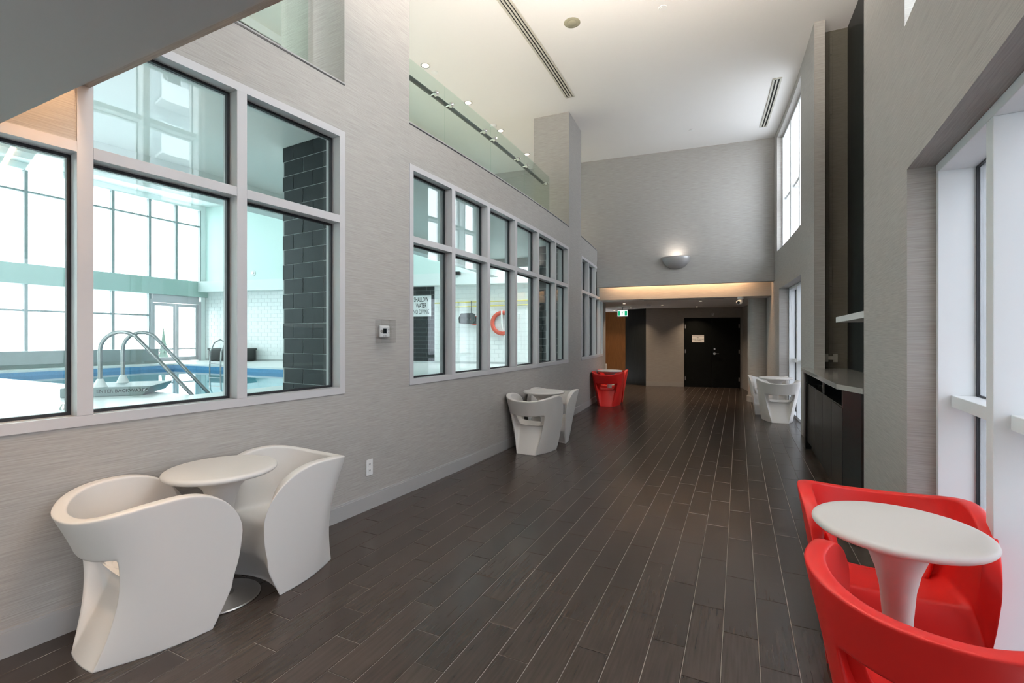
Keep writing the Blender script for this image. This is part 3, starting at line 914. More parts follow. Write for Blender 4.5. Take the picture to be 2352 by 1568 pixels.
# red pair at the near right window
bistro_table(3.40, -3.47, 'round white pedestal table between the red chairs by the near window')
tub_chair('red', 3.42, -3.05, -1, 'red tub chair facing the viewer beyond the table at the near window', GR, turn=.03)
tub_chair('red', 3.42, -3.89, 1, 'red tub chair in the near right corner, cut off by the frame', GR, turn=-.22)
# white pair far right
bistro_table(3.46, 3.55, 'round white pedestal table between the white chairs by the column')
tub_chair('white', 3.445, 3.12, 1, 'white tub chair turned away, between the column and the black cabinet', GW)
tub_chair('white', 3.385, 3.96, -1, 'white tub chair hidden behind another beside the column', GW)

# ---- bar cabinet and worktop in the niche
e = empty('bar_cabinet', P3(3.75, .0, 0), 'black bar cabinet with open cubbies below a pale worktop', 'cabinet')
UF = 3.53; S0, S1 = -1.05, 1.24     # front face and ends
zt = 1.0
b = MB()
b.cb(UF + .05, 4.02, -1.40, S1 - .12, 0, .10, 4)             # plinth
b.cb(UF + .02, 4.02, S0, S1 - .14, .10, .84, 4)
b.cb(UF + .30, 4.02, S0, S1 - .14, .84, zt, 4)
b.cb(UF + .00, UF + .31, S0 + .0, S0 + .04, .84, zt, 4); b.cb(UF, UF + .31, S1 - .18, S1 - .14, .84, zt, 4)
b.cb(UF + .0, UF + .31, S0 + .04, S1 - .18, zt - .012, zt, 4)
part(b, 'cabinet_body', 'black', e)
b = MB(); b.cb(UF - .02, UR, S1 - .14, S1, 0, zt, 4); part(b, 'end_panel', 'black', e)
b = MB(); q = [P3(UF, S0, 0), P3(UF + .14, S0 - .17, 0), P3(UR - .003, S0 - .17, 0), P3(UR - .003, S0, 0)]
b.hexa([P3(UF, S0, 0), P3(UR + .35, S0, 0), P3(UR + .35, -1.40, 0), P3(UR - .004, S0 - .30, 0)][::-1], [P3(UF, S0, zt), P3(UR + .35, S0, zt), P3(UR + .35, -1.40, zt), P3(UR - .004, S0 - .30, zt)][::-1])
part(b, 'corner_panel', 'black', e)
nd = 4
for k in range(nd):
    a = S0 + .02 + (S1 - .16 - S0 - .02) * k / nd; c_ = S0 + .02 + (S1 - .16 - S0 - .02) * (k + 1) / nd
    b = MB(); b.cb(UF, UF + .02, a + .002, c_ - .002, .105, .835, 4); part(b, 'cabinet_door', 'black', e, bevel=.002)
for sv in (S0 + .01, .05):
    b = MB(); b.cb(UF + .004, UF + .02, sv - .012, sv + .012, .84, zt - .012, 4); part(b, 'cubby_divider', 'steel', e)
b = MB(); b.cb(UF + .001, UF + .008, S0 + .05, S1 - .2, .842, .852, 4); part(b, 'edge_strip', 'darksteel', e)
b = MB(); z0_, z1_ = 1.0, 1.045
ring = [P3(UF - .045, S1 + .02, 0), P3(UF - .045, S0 + .0, 0), P3(UR - .002, S0 - .32, 0), P3(4.025, S0 - .33, 0), P3(4.025, 1.40, 0), P3(UR + .125, 1.40, 0), P3(UR + .125, 1.125, 0), P3(UR - .003, 1.125, 0), P3(UR - .003, S1 + .02, 0)]
lo = [p + Vector((0, 0, z0_)) for p in ring]; hi_ = [p + Vector((0, 0, z1_)) for p in ring]
b.quad(lo[::-1]); b.quad(hi_)
for k in range(len(ring)):
    j = (k + 1) % len(ring); b.quad([lo[k], lo[j], hi_[j], hi_[k]])
top(b, 'worktop', 'counter', 'taupe stone worktop with an angled corner on the black bar cabinet', 'worktop', bevel=.003)
b = MB(); b.cb(UR + .10, 4.028, -1.41, .39, 1.615, 1.675, 4)
top(b, 'wall_shelf', 'white', 'thick pale floating shelf in the dark niche above the worktop', 'shelf', bevel=.002)
# cable raceway with boxes on the niche end wall
e = empty('cable_raceway', P3(UR + .235, 1.40, 1.05), 'slim vertical cable raceway with socket boxes in the niche', 'raceway')
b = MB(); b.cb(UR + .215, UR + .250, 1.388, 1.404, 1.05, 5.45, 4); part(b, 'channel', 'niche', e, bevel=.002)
for a, c_ in ((.155, .205), (.26, .31)):
    b = MB(); b.cb(UR + a, UR + c_, 1.39, 1.404, 1.12, 1.23, 4); part(b, 'socket_plate', 'grille', e, bevel=.002)
b = MB(); b.cb(UR + .20, UR + .265, 1.365, 1.389, 1.15, 1.20, 4); part(b, 'junction_box', 'grille', e, bevel=.003)
for z in (2.12, 2.02, 2.75, 3.6, 4.4, 5.2):
    b = MB(); b.cb(UR + .228, UR + .238, 1.386, 1.389, z, z + .012, 4); part(b, 'screw', 'slot', e)
b = MB(); b.cb(4.018, 4.03, .30, .38, 1.10, 1.25, 4)
top(b, 'socket_cover', 'slot', 'small black socket cover low on the dark niche panel', 'outlet', bevel=.002)

# ---- wall items on the left wall
def outlet(s, z, label):
    e = empty('wall_outlet', P3(0, s, z - .0675), label, 'outlet', 'white wall outlets along the pool side wall')
    b = MB(); b.cb(.0005, .007, s - .036, s + .036, z - .067, z + .067, 1); part(b, 'cover_plate', 'white', e, bevel=.002)
    for dz in (-.026, .026):
        b = MB(); b.cb(.006, .0085, s - .017, s + .017, z + dz - .017, z + dz + .017, 1); r_ = part(b, 'receptacle', 'white', e, bevel=.002)
        b = MB()
        b.cb(.0082, .009, s - .008, s - .005, z + dz - .003, z + dz + .008, 1); b.cb(.0082, .009, s + .005, s + .008, z + dz - .003, z + dz + .008, 1); b.cb(.0082, .009, s - .002, s + .002, z + dz - .011, z + dz - .007, 1)
        part(b, 'slots', 'slot', r_)
outlet(-2.93, .35, 'white duplex outlet on the left wall between near and six-bay windows')
outlet(1.62, .35, 'white outlet behind the chairs under the six-bay window, seen edge on')
e = empty('thermostat', P3(0, -2.77, 1.40), 'white thermostat inside a clear lockable cover on the left wall', 'thermostat')
s_ = -2.775; z_ = 1.497
b = MB(); b.cb(.001, .028, s_ - .055, s_ + .062, z_ - .052, z_ + .052, 1); t_ = part(b, 'thermostat_body', 'white', e, bevel=.010)
b = MB(); b.cb(.0275, .029, s_ - .022, s_ + .020, z_ - .018, z_ + .026, 1); part(b, 'display', 'screen', t_)
for ds, dz in ((.045, .018), (.045, -.008), (-.012, -.038), (.012, -.038)):
    b = MB(); b.cb(.027, .031, s_ + ds - .006, s_ + ds + .006, z_ + dz - .006, z_ + dz + .006, 1); part(b, 'button', 'frame', t_)
b = MB(); t = .003; a0, a1, b0, b1 = s_ - .085, s_ + .085, z_ - .10, z_ + .10
b.cb(.0715, .075, a0, a1, b0, b1, 1); b.cb(.001, .0715, a0, a0 + t, b0, b1, 1); b.cb(.001, .0715, a1 - t, a1, b0, b1, 1); b.cb(.001, .0715, a0 + t, a1 - t, b0, b0 + t, 1); b.cb(.001, .0715, a0 + t, a1 - t, b1 - t, b1, 1)
cv = part(b, 'clear_cover', 'acrylic', e, bevel=.001)
b = MB(); ax = Vector((math.cos(s_ / RL), math.sin(s_ / RL), 0)); disc(b, P3(.06, a0 + .012, z_), ax, .013, .025); part(b, 'cover_lock', 'chrome', cv, smooth=True)

# ---- balcony glass railings
def railing(s0, s1, joints, clamps, label, rail=True):
    U = -.37
    e = empty('glass_railing', P3(U, (s0 + s1) / 2, 3.457), label, 'railing', 'glass balcony railings on the mezzanine edge')
    b = MB(); b.cb(U - .03, U + .03, s0, s1, 3.457, 3.51); part(b, 'base_shoe', 'base', e)
    ed = [s0] + joints + [s1]
    for a, c_ in zip(ed, ed[1:]):
        b = MB(); b.cb(U - .006, U + .006, a + .006, c_ - .006, 3.51, 4.385); part(b, 'glass_panel', 'railglass', e)
    if rail:
        b = MB(); n_ = max(2, int((s1 - s0) / .3))
        b.tube([P3(U - .07, s0 + (s1 - .12 - s0) * k / n_, 4.245) for k in range(n_ + 1)], .026, 12); part(b, 'handrail', 'darksteel', e, smooth=True)
    for s in clamps:
        b = MB(); ax = Vector((math.cos(s / RL), math.sin(s / RL), 0))
        disc(b, P3(U - .012, s, 4.225), ax, .03, .035); b.tube([P3(U + .02, s, 4.225), P3(U - .07, s, 4.225)], .010, 8); b.tube([P3(U + .02, s, 4.225), P3(U + .055, s - .01, 4.225)], .008, 8)
        part(b, 'clamp', 'chrome', e, smooth=True)
railing(-2.40, 2.11, [-1.37, -.25, .90], [-2.2, -1.54, -1.24, -.43, -.15, .66, .99, 1.95], 'long glass railing with dark handrail above the six-bay window')
railing(-7.1, -3.24, [-5.8, -4.5], [], 'glass railing above the near pool window, left of the pier', rail=False)
railing(3.05, 3.40, [], [3.2], 'short glass railing panel beyond the far pier', rail=False)

# ---- ceiling fittings
def diffuser(u, s0, s1, z, wd, nslot, label, grp='slim ceiling air diffusers'):
    e = empty('linear_diffuser', P3(u, (s0 + s1) / 2, z - .012), label, 'vent', grp)
    b = MB(); b.cb(u - wd / 2, u + wd / 2, s0, s1, z - .004, z - .001); part(b, 'slot_backing', 'slot', e)
    for k in range(nslot + 1):
        c_ = u - wd / 2 + wd * k / nslot; hw = .011 if 0 < k < nslot else .014
        b = MB(); b.cb(c_ - hw, c_ + hw, s0 - .01, s1 + .01, z - .012, z - .002); part(b, 'blade', 'grille', e)
    for s in (s0, s1):
        b = MB(); b.cb(u - wd / 2, u + wd / 2, s - .012, s + .012, z - .012, z - .003); part(b, 'end_cap', 'grille', e)
diffuser(.17, -4.2, 1.62, CEIL, .13, 3, 'long slotted air diffuser in the ceiling above the balcony')
diffuser(3.33, 2.35, 4.05, CEIL, .10, 2, 'short slotted air diffuser in the ceiling near the clerestory')
b = MB()
e = empty('linear_diffuser', P3(1.85, 5.2, 2.318), 'thin slot diffuser across the low ceiling at the far end', 'vent', 'slim ceiling air diffusers')
b.cb(.97, 2.75, 5.16, 5.24, 2.322, 2.329, 4); part(b, 'slot_frame', 'grille', e); b = MB(); b.cb(1.0, 2.72, 5.18, 5.22, 2.319, 2.323, 4); part(b, 'slot_backing', 'slot', e)
def ceiling_disc(name, u, s, z, r, h, label, cat, mat='white', grp=None, inner=None):
    x, y = P(u, s)
    e = empty(name, (x, y, z - h), label, cat, grp)
    b = MB(); b.lathe([(r * .6, z - h), (r * .92, z - h), (r, z - h * .5), (r, z - .001)], (x, y, 0), 32); part(b, 'housing', mat, e, smooth=True)
    b = MB(); b.lathe([(.001, z - h - .003), (r * .55, z - h - .003), (r * .6, z - h + .001)], (x, y, 0), 32); part(b, 'face', inner or mat, e, smooth=True)
ceiling_disc('ceiling_speaker', .77, -.14, CEIL, .105, .010, 'round beige ceiling speaker beside the long diffuser', 'speaker', 'speakergrille', inner='speakergrille')
ceiling_disc('sprinkler_cover', 1.87, .08, CEIL, .055, .008, 'small white sprinkler cover near the top edge of the tall ceiling', 'sprinkler', grp='small ceiling discs')
ceiling_disc('sprinkler_cover', 2.03, 3.74, CEIL, .055, .008, 'small white sprinkler cover near the end wall of the tall ceiling', 'sprinkler', grp='small ceiling discs')
ceiling_disc('sprinkler_cover', -1.5, .03, CEIL, .05, .008, 'small white disc on the mezzanine ceiling beside the first downlight', 'sprinkler', grp='small ceiling discs')
ceiling_disc('smoke_detector', -1.49, 2.07, CEIL, .07, .05, 'white smoke detector on the mezzanine ceiling', 'detector')
ceiling_disc('smoke_detector', 1.04, 6.72, 2.33, .06, .045, 'white smoke detector on the low ceiling by the exit sign', 'detector')
def downlight(u, s, z, power, label, grp, r=.05, col=(1, .80, .58)):
    x, y = P(u, s)
    e = empty('downlight', (x, y, z - .006), label, 'light', grp)
    b = MB(); b.lathe([(r, z - .001), (r * 1.0, z - .004), (r * 1.25, z - .006), (r * 1.42, z - .003), (r * 1.42, z - .0005)], (x, y, 0), 28, cap=False); part(b, 'trim_ring', 'chrome', e, smooth=True)
    b = MB(); b.lathe([(.001, z - .0035), (r, z - .0035)], (x, y, 0), 24, cap=False); part(b, 'lens', 'lens', e)
    area('downlight_lamp', (x, y, z - .012), r * 1.6, power, col, spread=math.radians(110), parent=e)
DG = 'mezzanine downlights'
for k, (u, s) in enumerate(((-1.52, -.19), (-1.51, 1.09), (-1.46, 2.36), (-1.39, 3.71))):
    downlight(u, s, CEIL, 5, 'mezzanine ceiling downlight, %s from the near pier' % ('first', 'second', 'third', 'fourth')[k], DG, r=.052)
downlight(-1.5, -1.45, CEIL, 5, 'mezzanine ceiling downlight hidden by the near pier', DG, r=.052)
downlight(-1.5, -4.2, CEIL, 5, 'mezzanine ceiling downlight left of the near pier', DG, r=.052)
FG = 'far ceiling downlights'
for u, s, lb in ((.45, 6.2, 'above and before the exit sign'), (.52, 8.05, 'just behind the exit sign'), (-.03, 9.27, 'deepest in the side corridor'), (1.39, 6.99, 'in the middle of the low ceiling'), (2.27, 5.91, 'above the black door, nearer one'), (2.34, 7.98, 'above the black door, farther one')):
    downlight(u, s, 2.33, 4, 'small recessed downlight ' + lb, FG, r=.034, col=(1, .74, .5))
NG = 'near soffit downlights'
for u, s, lb in ((.55, -5.6, 'near the left wall'), (2.2, -5.9, 'in the middle'), (.6, -7.2, 'behind the viewer on the left'), (2.4, -7.4, 'behind the viewer on the right')):
    downlight(u, s, 2.40, 2.5, 'recessed downlight in the near soffit ' + lb, NG, r=.05, col=(1, .72, .48))

# ---- half-bowl wall sconces: one on the far beam, two unseen ones added on the near beam to brighten the ceiling
def wall_sconce(sc, rd, td, power, label, tilt=0.0):
    e = empty('wall_sconce', sc, label, 'sconce', 'half-bowl uplights')
    b = MB(); n1, n2 = 20, 10; R_ = .29; H_ = .27
    grid = []
    for j in range(n2 + 1):
        ph = j / n2 * PI / 2
        row = []
        for i in range(n1 + 1):
            th = PI * i / n1
            row.append(sc + rd * (R_ * math.cos(th) * math.cos(ph)) + td * (.16 * math.sin(th) * math.cos(ph)) + Vector((0, 0, H_ - H_ * math.sin(ph))))
        grid.append(row)
    for j in range(n2):
        for i in range(n1): b.quad([grid[j][i], grid[j][i + 1], grid[j + 1][i + 1], grid[j + 1][i]])
    o = part(b, 'shade', 'sconce', e, smooth=True); sm = o.modifiers.new('thickness', 'SOLIDIFY'); sm.thickness = .006
    b = MB(); q = lambda x, d, z: sc + rd * x + td * d + Vector((0, 0, z))
    b.hexa([q(-.26, -.002, .2), q(-.26, .012, .2), q(.26, .012, .2), q(.26, -.002, .2)], [q(-.26, -.002, .26), q(-.26, .012, .26), q(.26, .012, .26), q(.26, -.002, .26)]); part(b, 'back_plate', 'sconce', e)
    b = MB(); b.lathe([(.001, -.03), (.03, -.03), (.045, .02), (.001, .05)], sc + td * .07 + Vector((0, 0, .12)), 16); part(b, 'lamp', 'softlens', e, smooth=True)
    area('sconce_lamp', sc + td * .08 + Vector((0, 0, .22)), .13, power, (1, .90, .80), rot=rot_to(td * tilt + Vector((0, 0, 1))), parent=e, spread=math.radians(100) if tilt else PI)
rd0 = (P3(2, 4.6, 0) - P3(1, 4.6, 0)).normalized()
wall_sconce(P3(1.72, 4.598, 2.93), rd0, Vector((rd0.y, -rd0.x, 0)), 1.3, 'grey half-bowl uplight sconce on the far beam')
for x in (-1.0, .15):
    wall_sconce(Vector((x, 1.212, 3.0)), Vector((-1, 0, 0)), Vector((0, 1, 0)), 135, 'added unseen half-bowl uplight on the near beam, %s one' % ('left' if x < -.5 else 'right'), tilt=1.15)

# ---- exit sign
ec = Vector((-3.03, 13.64, 2.155)); fw_ = Vector((-math.sin(-YAW * .25), -math.cos(YAW * .25), 0)); rt = Vector((-fw_.y, fw_.x, 0))
e = empty('exit_sign', ec - Vector((0, 0, .1)), 'green and white running-man exit sign hanging from the low ceiling', 'sign')
def fbox(mb, x0, x1, z0, z1, d0, d1, c=ec, r=rt, f=fw_):
    q = lambda x, z, d: c + r * x + f * d + Vector((0, 0, z))
    mb.hexa([q(x0, z0, d0), q(x1, z0, d0), q(x1, z0, d1), q(x0, z0, d1)], [q(x0, z1, d0), q(x1, z1, d0), q(x1, z1, d1), q(x0, z1, d1)])
b = MB(); fbox(b, -.155, .155, -.105, .105, -.03, .0); part(b, 'housing', 'frame', e, bevel=.004)
b = MB(); fbox(b, -.137, .137, -.085, .085, .0005, .003); p_ = part(b, 'light_panel', 'exitwhite', e)
for a, c_ in ((-.130, -.058), (.058, .130)):
    b = MB(); fbox(b, a, c_, -.068, .068, .003, .0045); part(b, 'green_panel', 'exitgreen', p_)
b = MB()
def stroke(p, q, wd):
    p = Vector(p); q = Vector(q); d_ = (q - p).normalized(); n_ = Vector((-d_.y, d_.x)) * wd / 2
    w3 = lambda t: ec + rt * t.x + fw_ * .0048 + Vector((0, 0, t.y))
    b.quad([w3(p - n_), w3(q - n_), w3(q + n_), w3(p + n_)])
for p, q, wd in (((.004, .032), (-.010, -.006), .020), ((-.010, -.004), (.014, -.020), .011), ((.014, -.020), (.006, -.050), .010), ((-.010, -.004), (-.020, -.030), .011), ((-.020, -.030), (-.045, -.034), .010),
                 ((.004, .026), (.026, .010), .008), ((.026, .010), (.040, .020), .008), ((.0, .026), (-.024, .020), .008), ((-.024, .020), (-.034, .0), .008)): stroke(p, q, wd)
hc = Vector((.014, .048)); pts = [ec + rt * (hc.x + .011 * math.cos(a * PI / 6)) + fw_ * .0048 + Vector((0, 0, hc.y + .011 * math.sin(a * PI / 6))) for a in range(12)]
b.quad(pts); part(b, 'pictogram', 'exitgreen', p_)
b = MB(); b.tube([ec + fw_ * -.015 + Vector((0, 0, .10)), ec + fw_ * -.015 + Vector((0, 0, .175))], .010, 10); part(b, 'stem', 'frame', e)
b = MB(); b.lathe([(.04, .165), (.04, .175)], ec + fw_ * -.015, 20); part(b, 'canopy', 'frame', e)

# ---- dome camera on the low ceiling
cx, cyy = .03, 11.30
e = empty('security_camera', (cx, cyy, 2.16), 'white ceiling security camera near the column', 'camera')
b = MB(); b.lathe([(.062, 2.33), (.062, 2.285), (.045, 2.27), (.040, 2.235)], (cx, cyy, 0), 28); part(b, 'mount', 'white', e, smooth=True)
b = MB(); b.lathe([(.001, 2.165), (.035, 2.17), (.058, 2.19), (.065, 2.22), (.055, 2.245), (.03, 2.255), (.001, 2.258)], (cx - .02, cyy - .02, 0), 28); part(b, 'ball', 'white', e, smooth=True)
b = MB(); disc(b, Vector((cx - .035, cyy - .075, 2.205)), Vector((-.2, -1, -.2)), .030, .014); part(b, 'lens', 'screen', e, smooth=True)
# sensor above the door, card reader, door notice
e = empty('motion_sensor', P3(2.82, WD, 2.09), 'small white sensor above the black double door', 'sensor')
b = MB(); b.cb(2.79, 2.845, WD - .03, WD - .0005, 2.09, 2.165, 1); part(b, 'sensor_body', 'white', e, bevel=.006); b = MB(); b.cb(2.806, 2.828, WD - .033, WD - .029, 2.125, 2.15, 1); part(b, 'sensor_window', 'slot', e)
e = empty('card_reader', P3(3.66, WD, 1.08), 'small black card reader right of the double door', 'card reader')
b = MB(); b.cb(3.63, 3.69, WD - .02, WD - .0005, 1.08, 1.18, 1); part(b, 'reader_body', 'black', e, bevel=.004); b = MB(); b.cb(3.665, 3.676, WD - .0215, WD - .0195, 1.15, 1.158, 1); part(b, 'indicator', 'lens', e)
nc_ = P3(2.42, WD + .004, 1.42); rdd = (P3(3, WD, 0) - P3(2, WD, 0)).normalized(); fdd = Vector((rdd.y, -rdd.x, 0))
e = empty('door_notice', nc_ - Vector((0, 0, .11)), 'white printed notice on the left black door leaf', 'sign')
b = MB(); fbox(b, -.165, .165, -.105, .06, .001, .004, nc_, rdd, fdd); pp = part(b, 'paper', 'signpaper', e)
b = MB(); fbox(b, -.165, .165, .06, .108, .001, .0045, nc_, rdd, fdd); part(b, 'header_strip', 'frame', e)
def letters(txt, size, c, r, f, parent, mat='ink', sx=1.0):
    me = text_mesh(txt, size, mat, sx=sx)
    o = bpy.data.objects.new('lettering', me); COL.objects.link(o); o.parent = parent
    o.location = c - wloc(parent); o.rotation_euler = Matrix((r, Vector((0, 0, 1)), f)).transposed().to_euler()
    return o
for k, tx in enumerate(('NO', 'FOOD OR DRINKS', 'ALLOWED')):
    letters(tx, .042, nc_ + fdd * .0045 + Vector((0, 0, .03 - .043 * k)), rdd, fdd, pp)

# ================================================================== pool hall things
# SHALLOW WATER sign
kc = .573; sc_ = E3(kc, .014, 2.45)
e = empty('pool_sign', sc_ - Vector((0, 0, .33)), 'white no diving sign on the charcoal tiles seen through the six-bay window', 'sign')
b = MB(); ebox(b, kc - .0235, kc + .0235, .0125, .018, 2.12, 2.78); bd = part(b, 'board', 'signpaper', e, bevel=.002)
for k, tx in enumerate(('SHALLOW', 'WATER', 'NO DIVING')):
    letters(tx, .21, E3(kc, .0185, 2.65 - .195 * k), ED, EN, bd, sx=.50)
# poles with hooks, skimmer net, life ring
for z, nm in ((2.56, 'upper'), (2.43, 'lower')):
    b = MB(); b.tube([E3(.606 + (.03 if nm == 'lower' else 0), .07, z - .03), E3(.83, .07, z + .01)], .018, 10)
    e = top(b, 'pool_pole', 'yellow', 'yellow pool pole hung on the white tiles, %s one' % nm, 'pole', 'yellow pool poles', smooth=True)
    for kk in (.66, .76, .81):
        h = MB(); h.tube([E3(kk, .012, z - .045), E3(kk, .08, z - .045), E3(kk, .10, z - .01)], .006, 6); part(h, 'hook', 'chrome', e)
kn = .690
e = empty('skimmer_net', E3(kn, .15, 1.83), 'dark leaf skimmer net hanging from the yellow poles', 'net')
b = MB(); b.tube([E3(kn, .10, 2.58), E3(kn, .12, 2.50), E3(kn, .10, 2.42), E3(kn, .12, 2.34), E3(kn, .12, 2.20)], .012, 8); part(b, 'hanger', 'darksteel', e, smooth=True)
for dk, dof, dz, sz in ((-.008, .16, 2.04, 1.0), (.012, .10, 1.98, .8)):
    fr = [(-.26, -.13), (-.27, .02), (-.2, .14), (.16, .15), (.24, .12), (.26, -.06), (.18, -.15), (-.1, -.16)]
    pts = [E3(kn + dk + sz * x / L_, dof, dz + sz * z) for x, z in fr]
    b = MB(); b.tube(pts, .014, 8, closed=True); part(b, 'net_frame', 'ring' if sz < 1 else 'darksteel', e, smooth=True)
    b = MB(); bot = [E3(kn + dk + .05 / L_, dof - .06, dz - .02)]
    for k in range(len(pts)): b.quad([pts[k], pts[(k + 1) % len(pts)], bot[0]])
    part(b, 'net_bag', 'net', e)
e = empty('life_ring', E3(.757, .06, 1.50), 'red and white life ring with rope on the white tiled wall', 'life ring')
rc = E3(.757, .075, 1.89)
b = MB(); b.tube([rc + ED * (.315 * math.cos(a * PI / 18)) + Vector((0, 0, .315 * math.sin(a * PI / 18))) for a in range(36)], .062, 14, closed=True); part(b, 'ring_body', 'ring', e, smooth=True)
b = MB(); b.tube([rc + EN * .07 + Vector((0, 0, .40)), rc + EN * .09 + ED * .01 + Vector((0, 0, .05)), rc + EN * .085 + ED * .03 + Vector((0, 0, -.2)), rc + EN * .08 - ED * .02 + Vector((0, 0, -.05)), rc + EN * .09 - ED * .01 + Vector((0, 0, .38))], .014, 8)
b.tube([rc + EN * .02 + ED * .06 + Vector((0, 0, -.35)), rc + EN * .02 + ED * .09 + Vector((0, 0, -.7)), rc + EN * .02 + ED * .08 + Vector((0, 0, -1.05)), rc + EN * .02 + ED * .13 + Vector((0, 0, -1.0))], .010, 8)
part(b, 'rope', 'rope', e, smooth=True)
# small black speakers / cameras on the bulkhead
for k_, z, lb in ((.665, 3.40, 'small black camera under the pool bulkhead, seen through the six-bay window'), (.125, 3.22, 'small black camera on the far pool bulkhead near the corner')):
    e = empty('wall_camera', E3(k_, .36, z - .06), lb, 'camera', 'black pool hall cameras')
    b = MB(); ebox(b, k_ - .008, k_ + .008, .36, .48, z - .06, z + .04); part(b, 'camera_body', 'black', e, bevel=.01); b = MB(); disc(b, E3(k_, .48, z - .01), EN, .035, .02); part(b, 'lens', 'screen', e, smooth=True)
e = empty('wall_light', E3(.139, .0, 3.66), 'small round white fitting high on the pool end wall', 'light')
b = MB(); disc(b, E3(.139, .001, 3.70), EN, .10, .02); part(b, 'rim', 'white', e, smooth=True); b = MB(); disc(b, E3(.139, .021, 3.70), EN, .04, .015); part(b, 'centre', 'steel', e, smooth=True)
# bench
e = empty('pool_bench', E3(.10, .3, DECK), 'long black bench box against the far pool end wall', 'bench')
b = MB(); ebox(b, .045, .152, .10, .50, DECK + .02, DECK + .38); part(b, 'bench_body', 'black', e); b = MB(); ebox(b, .043, .154, .08, .52, DECK + .38, DECK + .44); part(b, 'seat_slab', 'darksteel', e)
for k_ in (.05, .147):
    b = MB(); ebox(b, k_ - .002, k_ + .002, .12, .48, DECK, DECK + .02); part(b, 'foot', 'black', e)
# wall grille by the door
e = empty('wall_grille', (XF, 10.42, 1.0), 'narrow white wall grille beside the glazed pool door', 'vent')
b = MB(); b.box(XF, XF + .015, 10.38, 10.48, .85, 1.45); part(b, 'frame', 'white', e)
for z in (.90, 1.19):
    b = MB(); b.box(XF + .014, XF + .018, 10.395, 10.465, z, z + .21); part(b, 'louvre', 'frame', e)
# access steps with handrails
A_, B_ = Vector((-8.04, 2.98, 0)), Vector((-7.22, 3.83, 0)); ee = (B_ - A_).normalized(); ff = Vector((-ee.y, ee.x, 0))
e = empty('pool_access_steps', (A_ + B_) / 2 + ff * .3 + Vector((0, 0, DECK)), 'grey pool access platform with two arched steel handrails', 'pool steps')
def sp(a, f_, z): return A_ + ee * a + ff * f_ + Vector((0, 0, z))
LL = 1.0
b = MB(); zlo, zhi = DECK, DECK + .125
b.hexa([sp(0, 0, zlo), sp(LL - .10, 0, zlo), sp(LL - .10, .92, zlo), sp(0, .92, zlo)], [sp(0, 0, zhi), sp(LL, 0, zhi), sp(LL, .92, zhi), sp(0, .92, zhi)])
pl = part(b, 'platform', 'blockgrey', e, bevel=.012)
letters('ENTER BACKWARDS', .062, sp(.68, -.001, DECK + .07), ee, -ff, pl, mat='ink')
for dx in (.0, .06):
    b = MB(); disc(b, sp(LL - .14 + dx, 0, DECK + .075), -ff, .012, .006); part(b, 'bolt', 'poolsteel', pl)
for dd in (.08, .80):
    base_ = sp(.40, dd, zhi)
    pts = [base_ + Vector((0, 0, h)) for h in (0, .25, .50)]
    for k in range(1, 9):
        a = PI * (1 - k / 8 * .72)
        pts.append(base_ + ee * (.24 + .24 * math.cos(a)) + Vector((0, 0, .50 + .25 * math.sin(a))))
    last = pts[-1]; dirn = (pts[-1] - pts[-2]).normalized()
    for k in (.3, .6, .95, 1.25): pts.append(last + (ee * .62 - Vector((0, 0, .78))) * k)
    b = MB(); b.tube(pts, .026, 12); r_ = part(b, 'handrail', 'poolsteel', e, smooth=True)
    b = MB(); b.lathe([(.085, 0), (.075, .01), (.035, .11), (.001, .11)], base_, 20); part(b, 'rail_boot', 'white', r_, smooth=True)
# far ladder at the pool's far edge
lc = Vector((-13.6, 8.75, DECK))
e = empty('pool_ladder', lc, 'slim steel pool ladder at the far pool edge', 'ladder')
for dx in (-.25, .25):
    b = MB(); p0 = lc + Vector((dx, 0, 0))
    b.tube([p0 + Vector((0, .25, 0)), p0 + Vector((0, .25, .5)), p0 + Vector((0, .2, .66)), p0 + Vector((0, .05, .74)), p0 + Vector((0, -.12, .66)), p0 + Vector((0, -.24, .4)), p0 + Vector((0, -.26, .0)), p0 + Vector((0, -.26, -.7))], .02, 10); part(b, 'handrail', 'poolsteel', e, smooth=True)
for z in (.05, -.35, -.6):
    b = MB(); b.tube([lc + Vector((-.25, -.26, z)), lc + Vector((.25, -.26, z))], .016, 8); part(b, 'rung', 'poolsteel', e)
# deck drain
b = MB(); b.lathe([(.001, DECK), (.05, DECK), (.05, DECK + .02), (.03, DECK + .06), (.001, DECK + .06)], (-6.75, 2.55, 0), 20)
top(b, 'deck_cleanout', 'steel', 'small metal cap standing on the pool deck by the near window', 'cap', smooth=True)
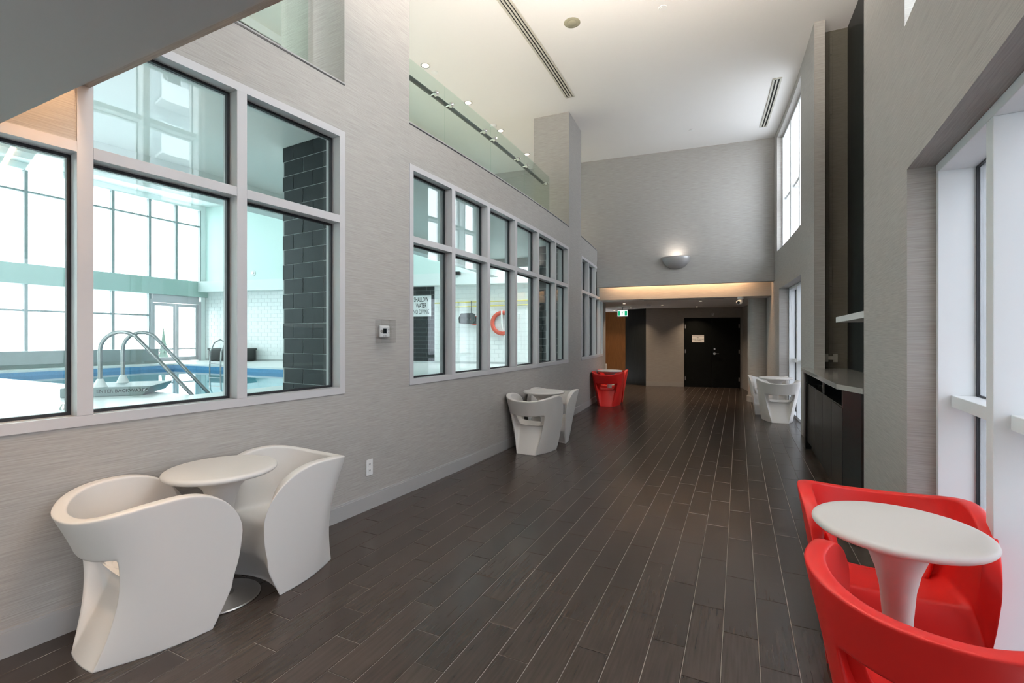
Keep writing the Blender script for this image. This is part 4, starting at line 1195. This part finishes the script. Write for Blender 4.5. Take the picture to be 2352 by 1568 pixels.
# outdoors beyond the pool door
for x, y, h in ((-24.0, 12.6, 2.6), (-25.5, 15.6, 2.4)):
    e = empty('conifer', (x, y, -1.4), 'slim dark conifer outside the glazed pool door' + (', nearer one' if h > 2.5 else ', partly hidden by the door jamb'), 'tree', 'conifers outside')
    b = MB(); b.lathe([(.08, -1.4), (.06, -.6)], (x, y, 0), 10); part(b, 'trunk', 'darksteel', e)
    b = MB(); n_ = 14
    for j in range(9):
        z0 = -.9 + j * h / 9; r0 = .45 * (1 - j / 9.5)
        ring = [Vector((x + r0 * (1 + .18 * (k % 2)) * math.cos(2 * PI * k / n_ + j), y + r0 * (1 + .18 * (k % 2)) * math.sin(2 * PI * k / n_ + j), z0 - .12 * (k % 2))) for k in range(n_)]
        tip = Vector((x, y, z0 + h / 9 * 2.0))
        for k in range(n_): b.quad([ring[k], ring[(k + 1) % n_], tip])
    part(b, 'foliage', 'foliage', e)

# apartment tower across the street, seen only as a reflection in the pool windows
tx0, tx1, ty0, ty1, tz0, tz1 = 26.0, 36.0, 9.0, 23.0, -1.4, 34.0
e = empty('apartment_tower', ((tx0 + tx1) / 2, (ty0 + ty1) / 2, tz0), 'pale apartment tower outside, reflected in the upper pool window panes', 'building')
b = MB(); b.box(tx0, tx1, ty0, ty1, tz0, tz1); part(b, 'tower_wall', 'outconcrete', e)
wm = None
for fl_ in range(11):
    for k in range(6):
        y = ty0 + 1.2 + k * 2.25; z = tz0 + 1.6 + fl_ * 3.0
        b = MB(); b.box(tx0 - .06, tx0 + .01, y, y + 1.5, z, z + 1.7)
        wnd = part(b, 'window', 'outwhite', e)
        if k % 2 == 0:
            b = MB(); b.box(tx0 - 1.2, tx0, y - .3, y + 1.9, z - .5, z - .35); b.box(tx0 - 1.2, tx0 - 1.14, y - .3, y + 1.9, z - .35, z + .6); part(b, 'balcony', 'outwhite', e)
        b = MB(); b.box(tx0 - .075, tx0 - .055, y + .08, y + .72, z + .08, z + 1.62); b.box(tx0 - .075, tx0 - .055, y + .78, y + 1.42, z + .08, z + 1.62); part(b, 'pane', 'screen', wnd)
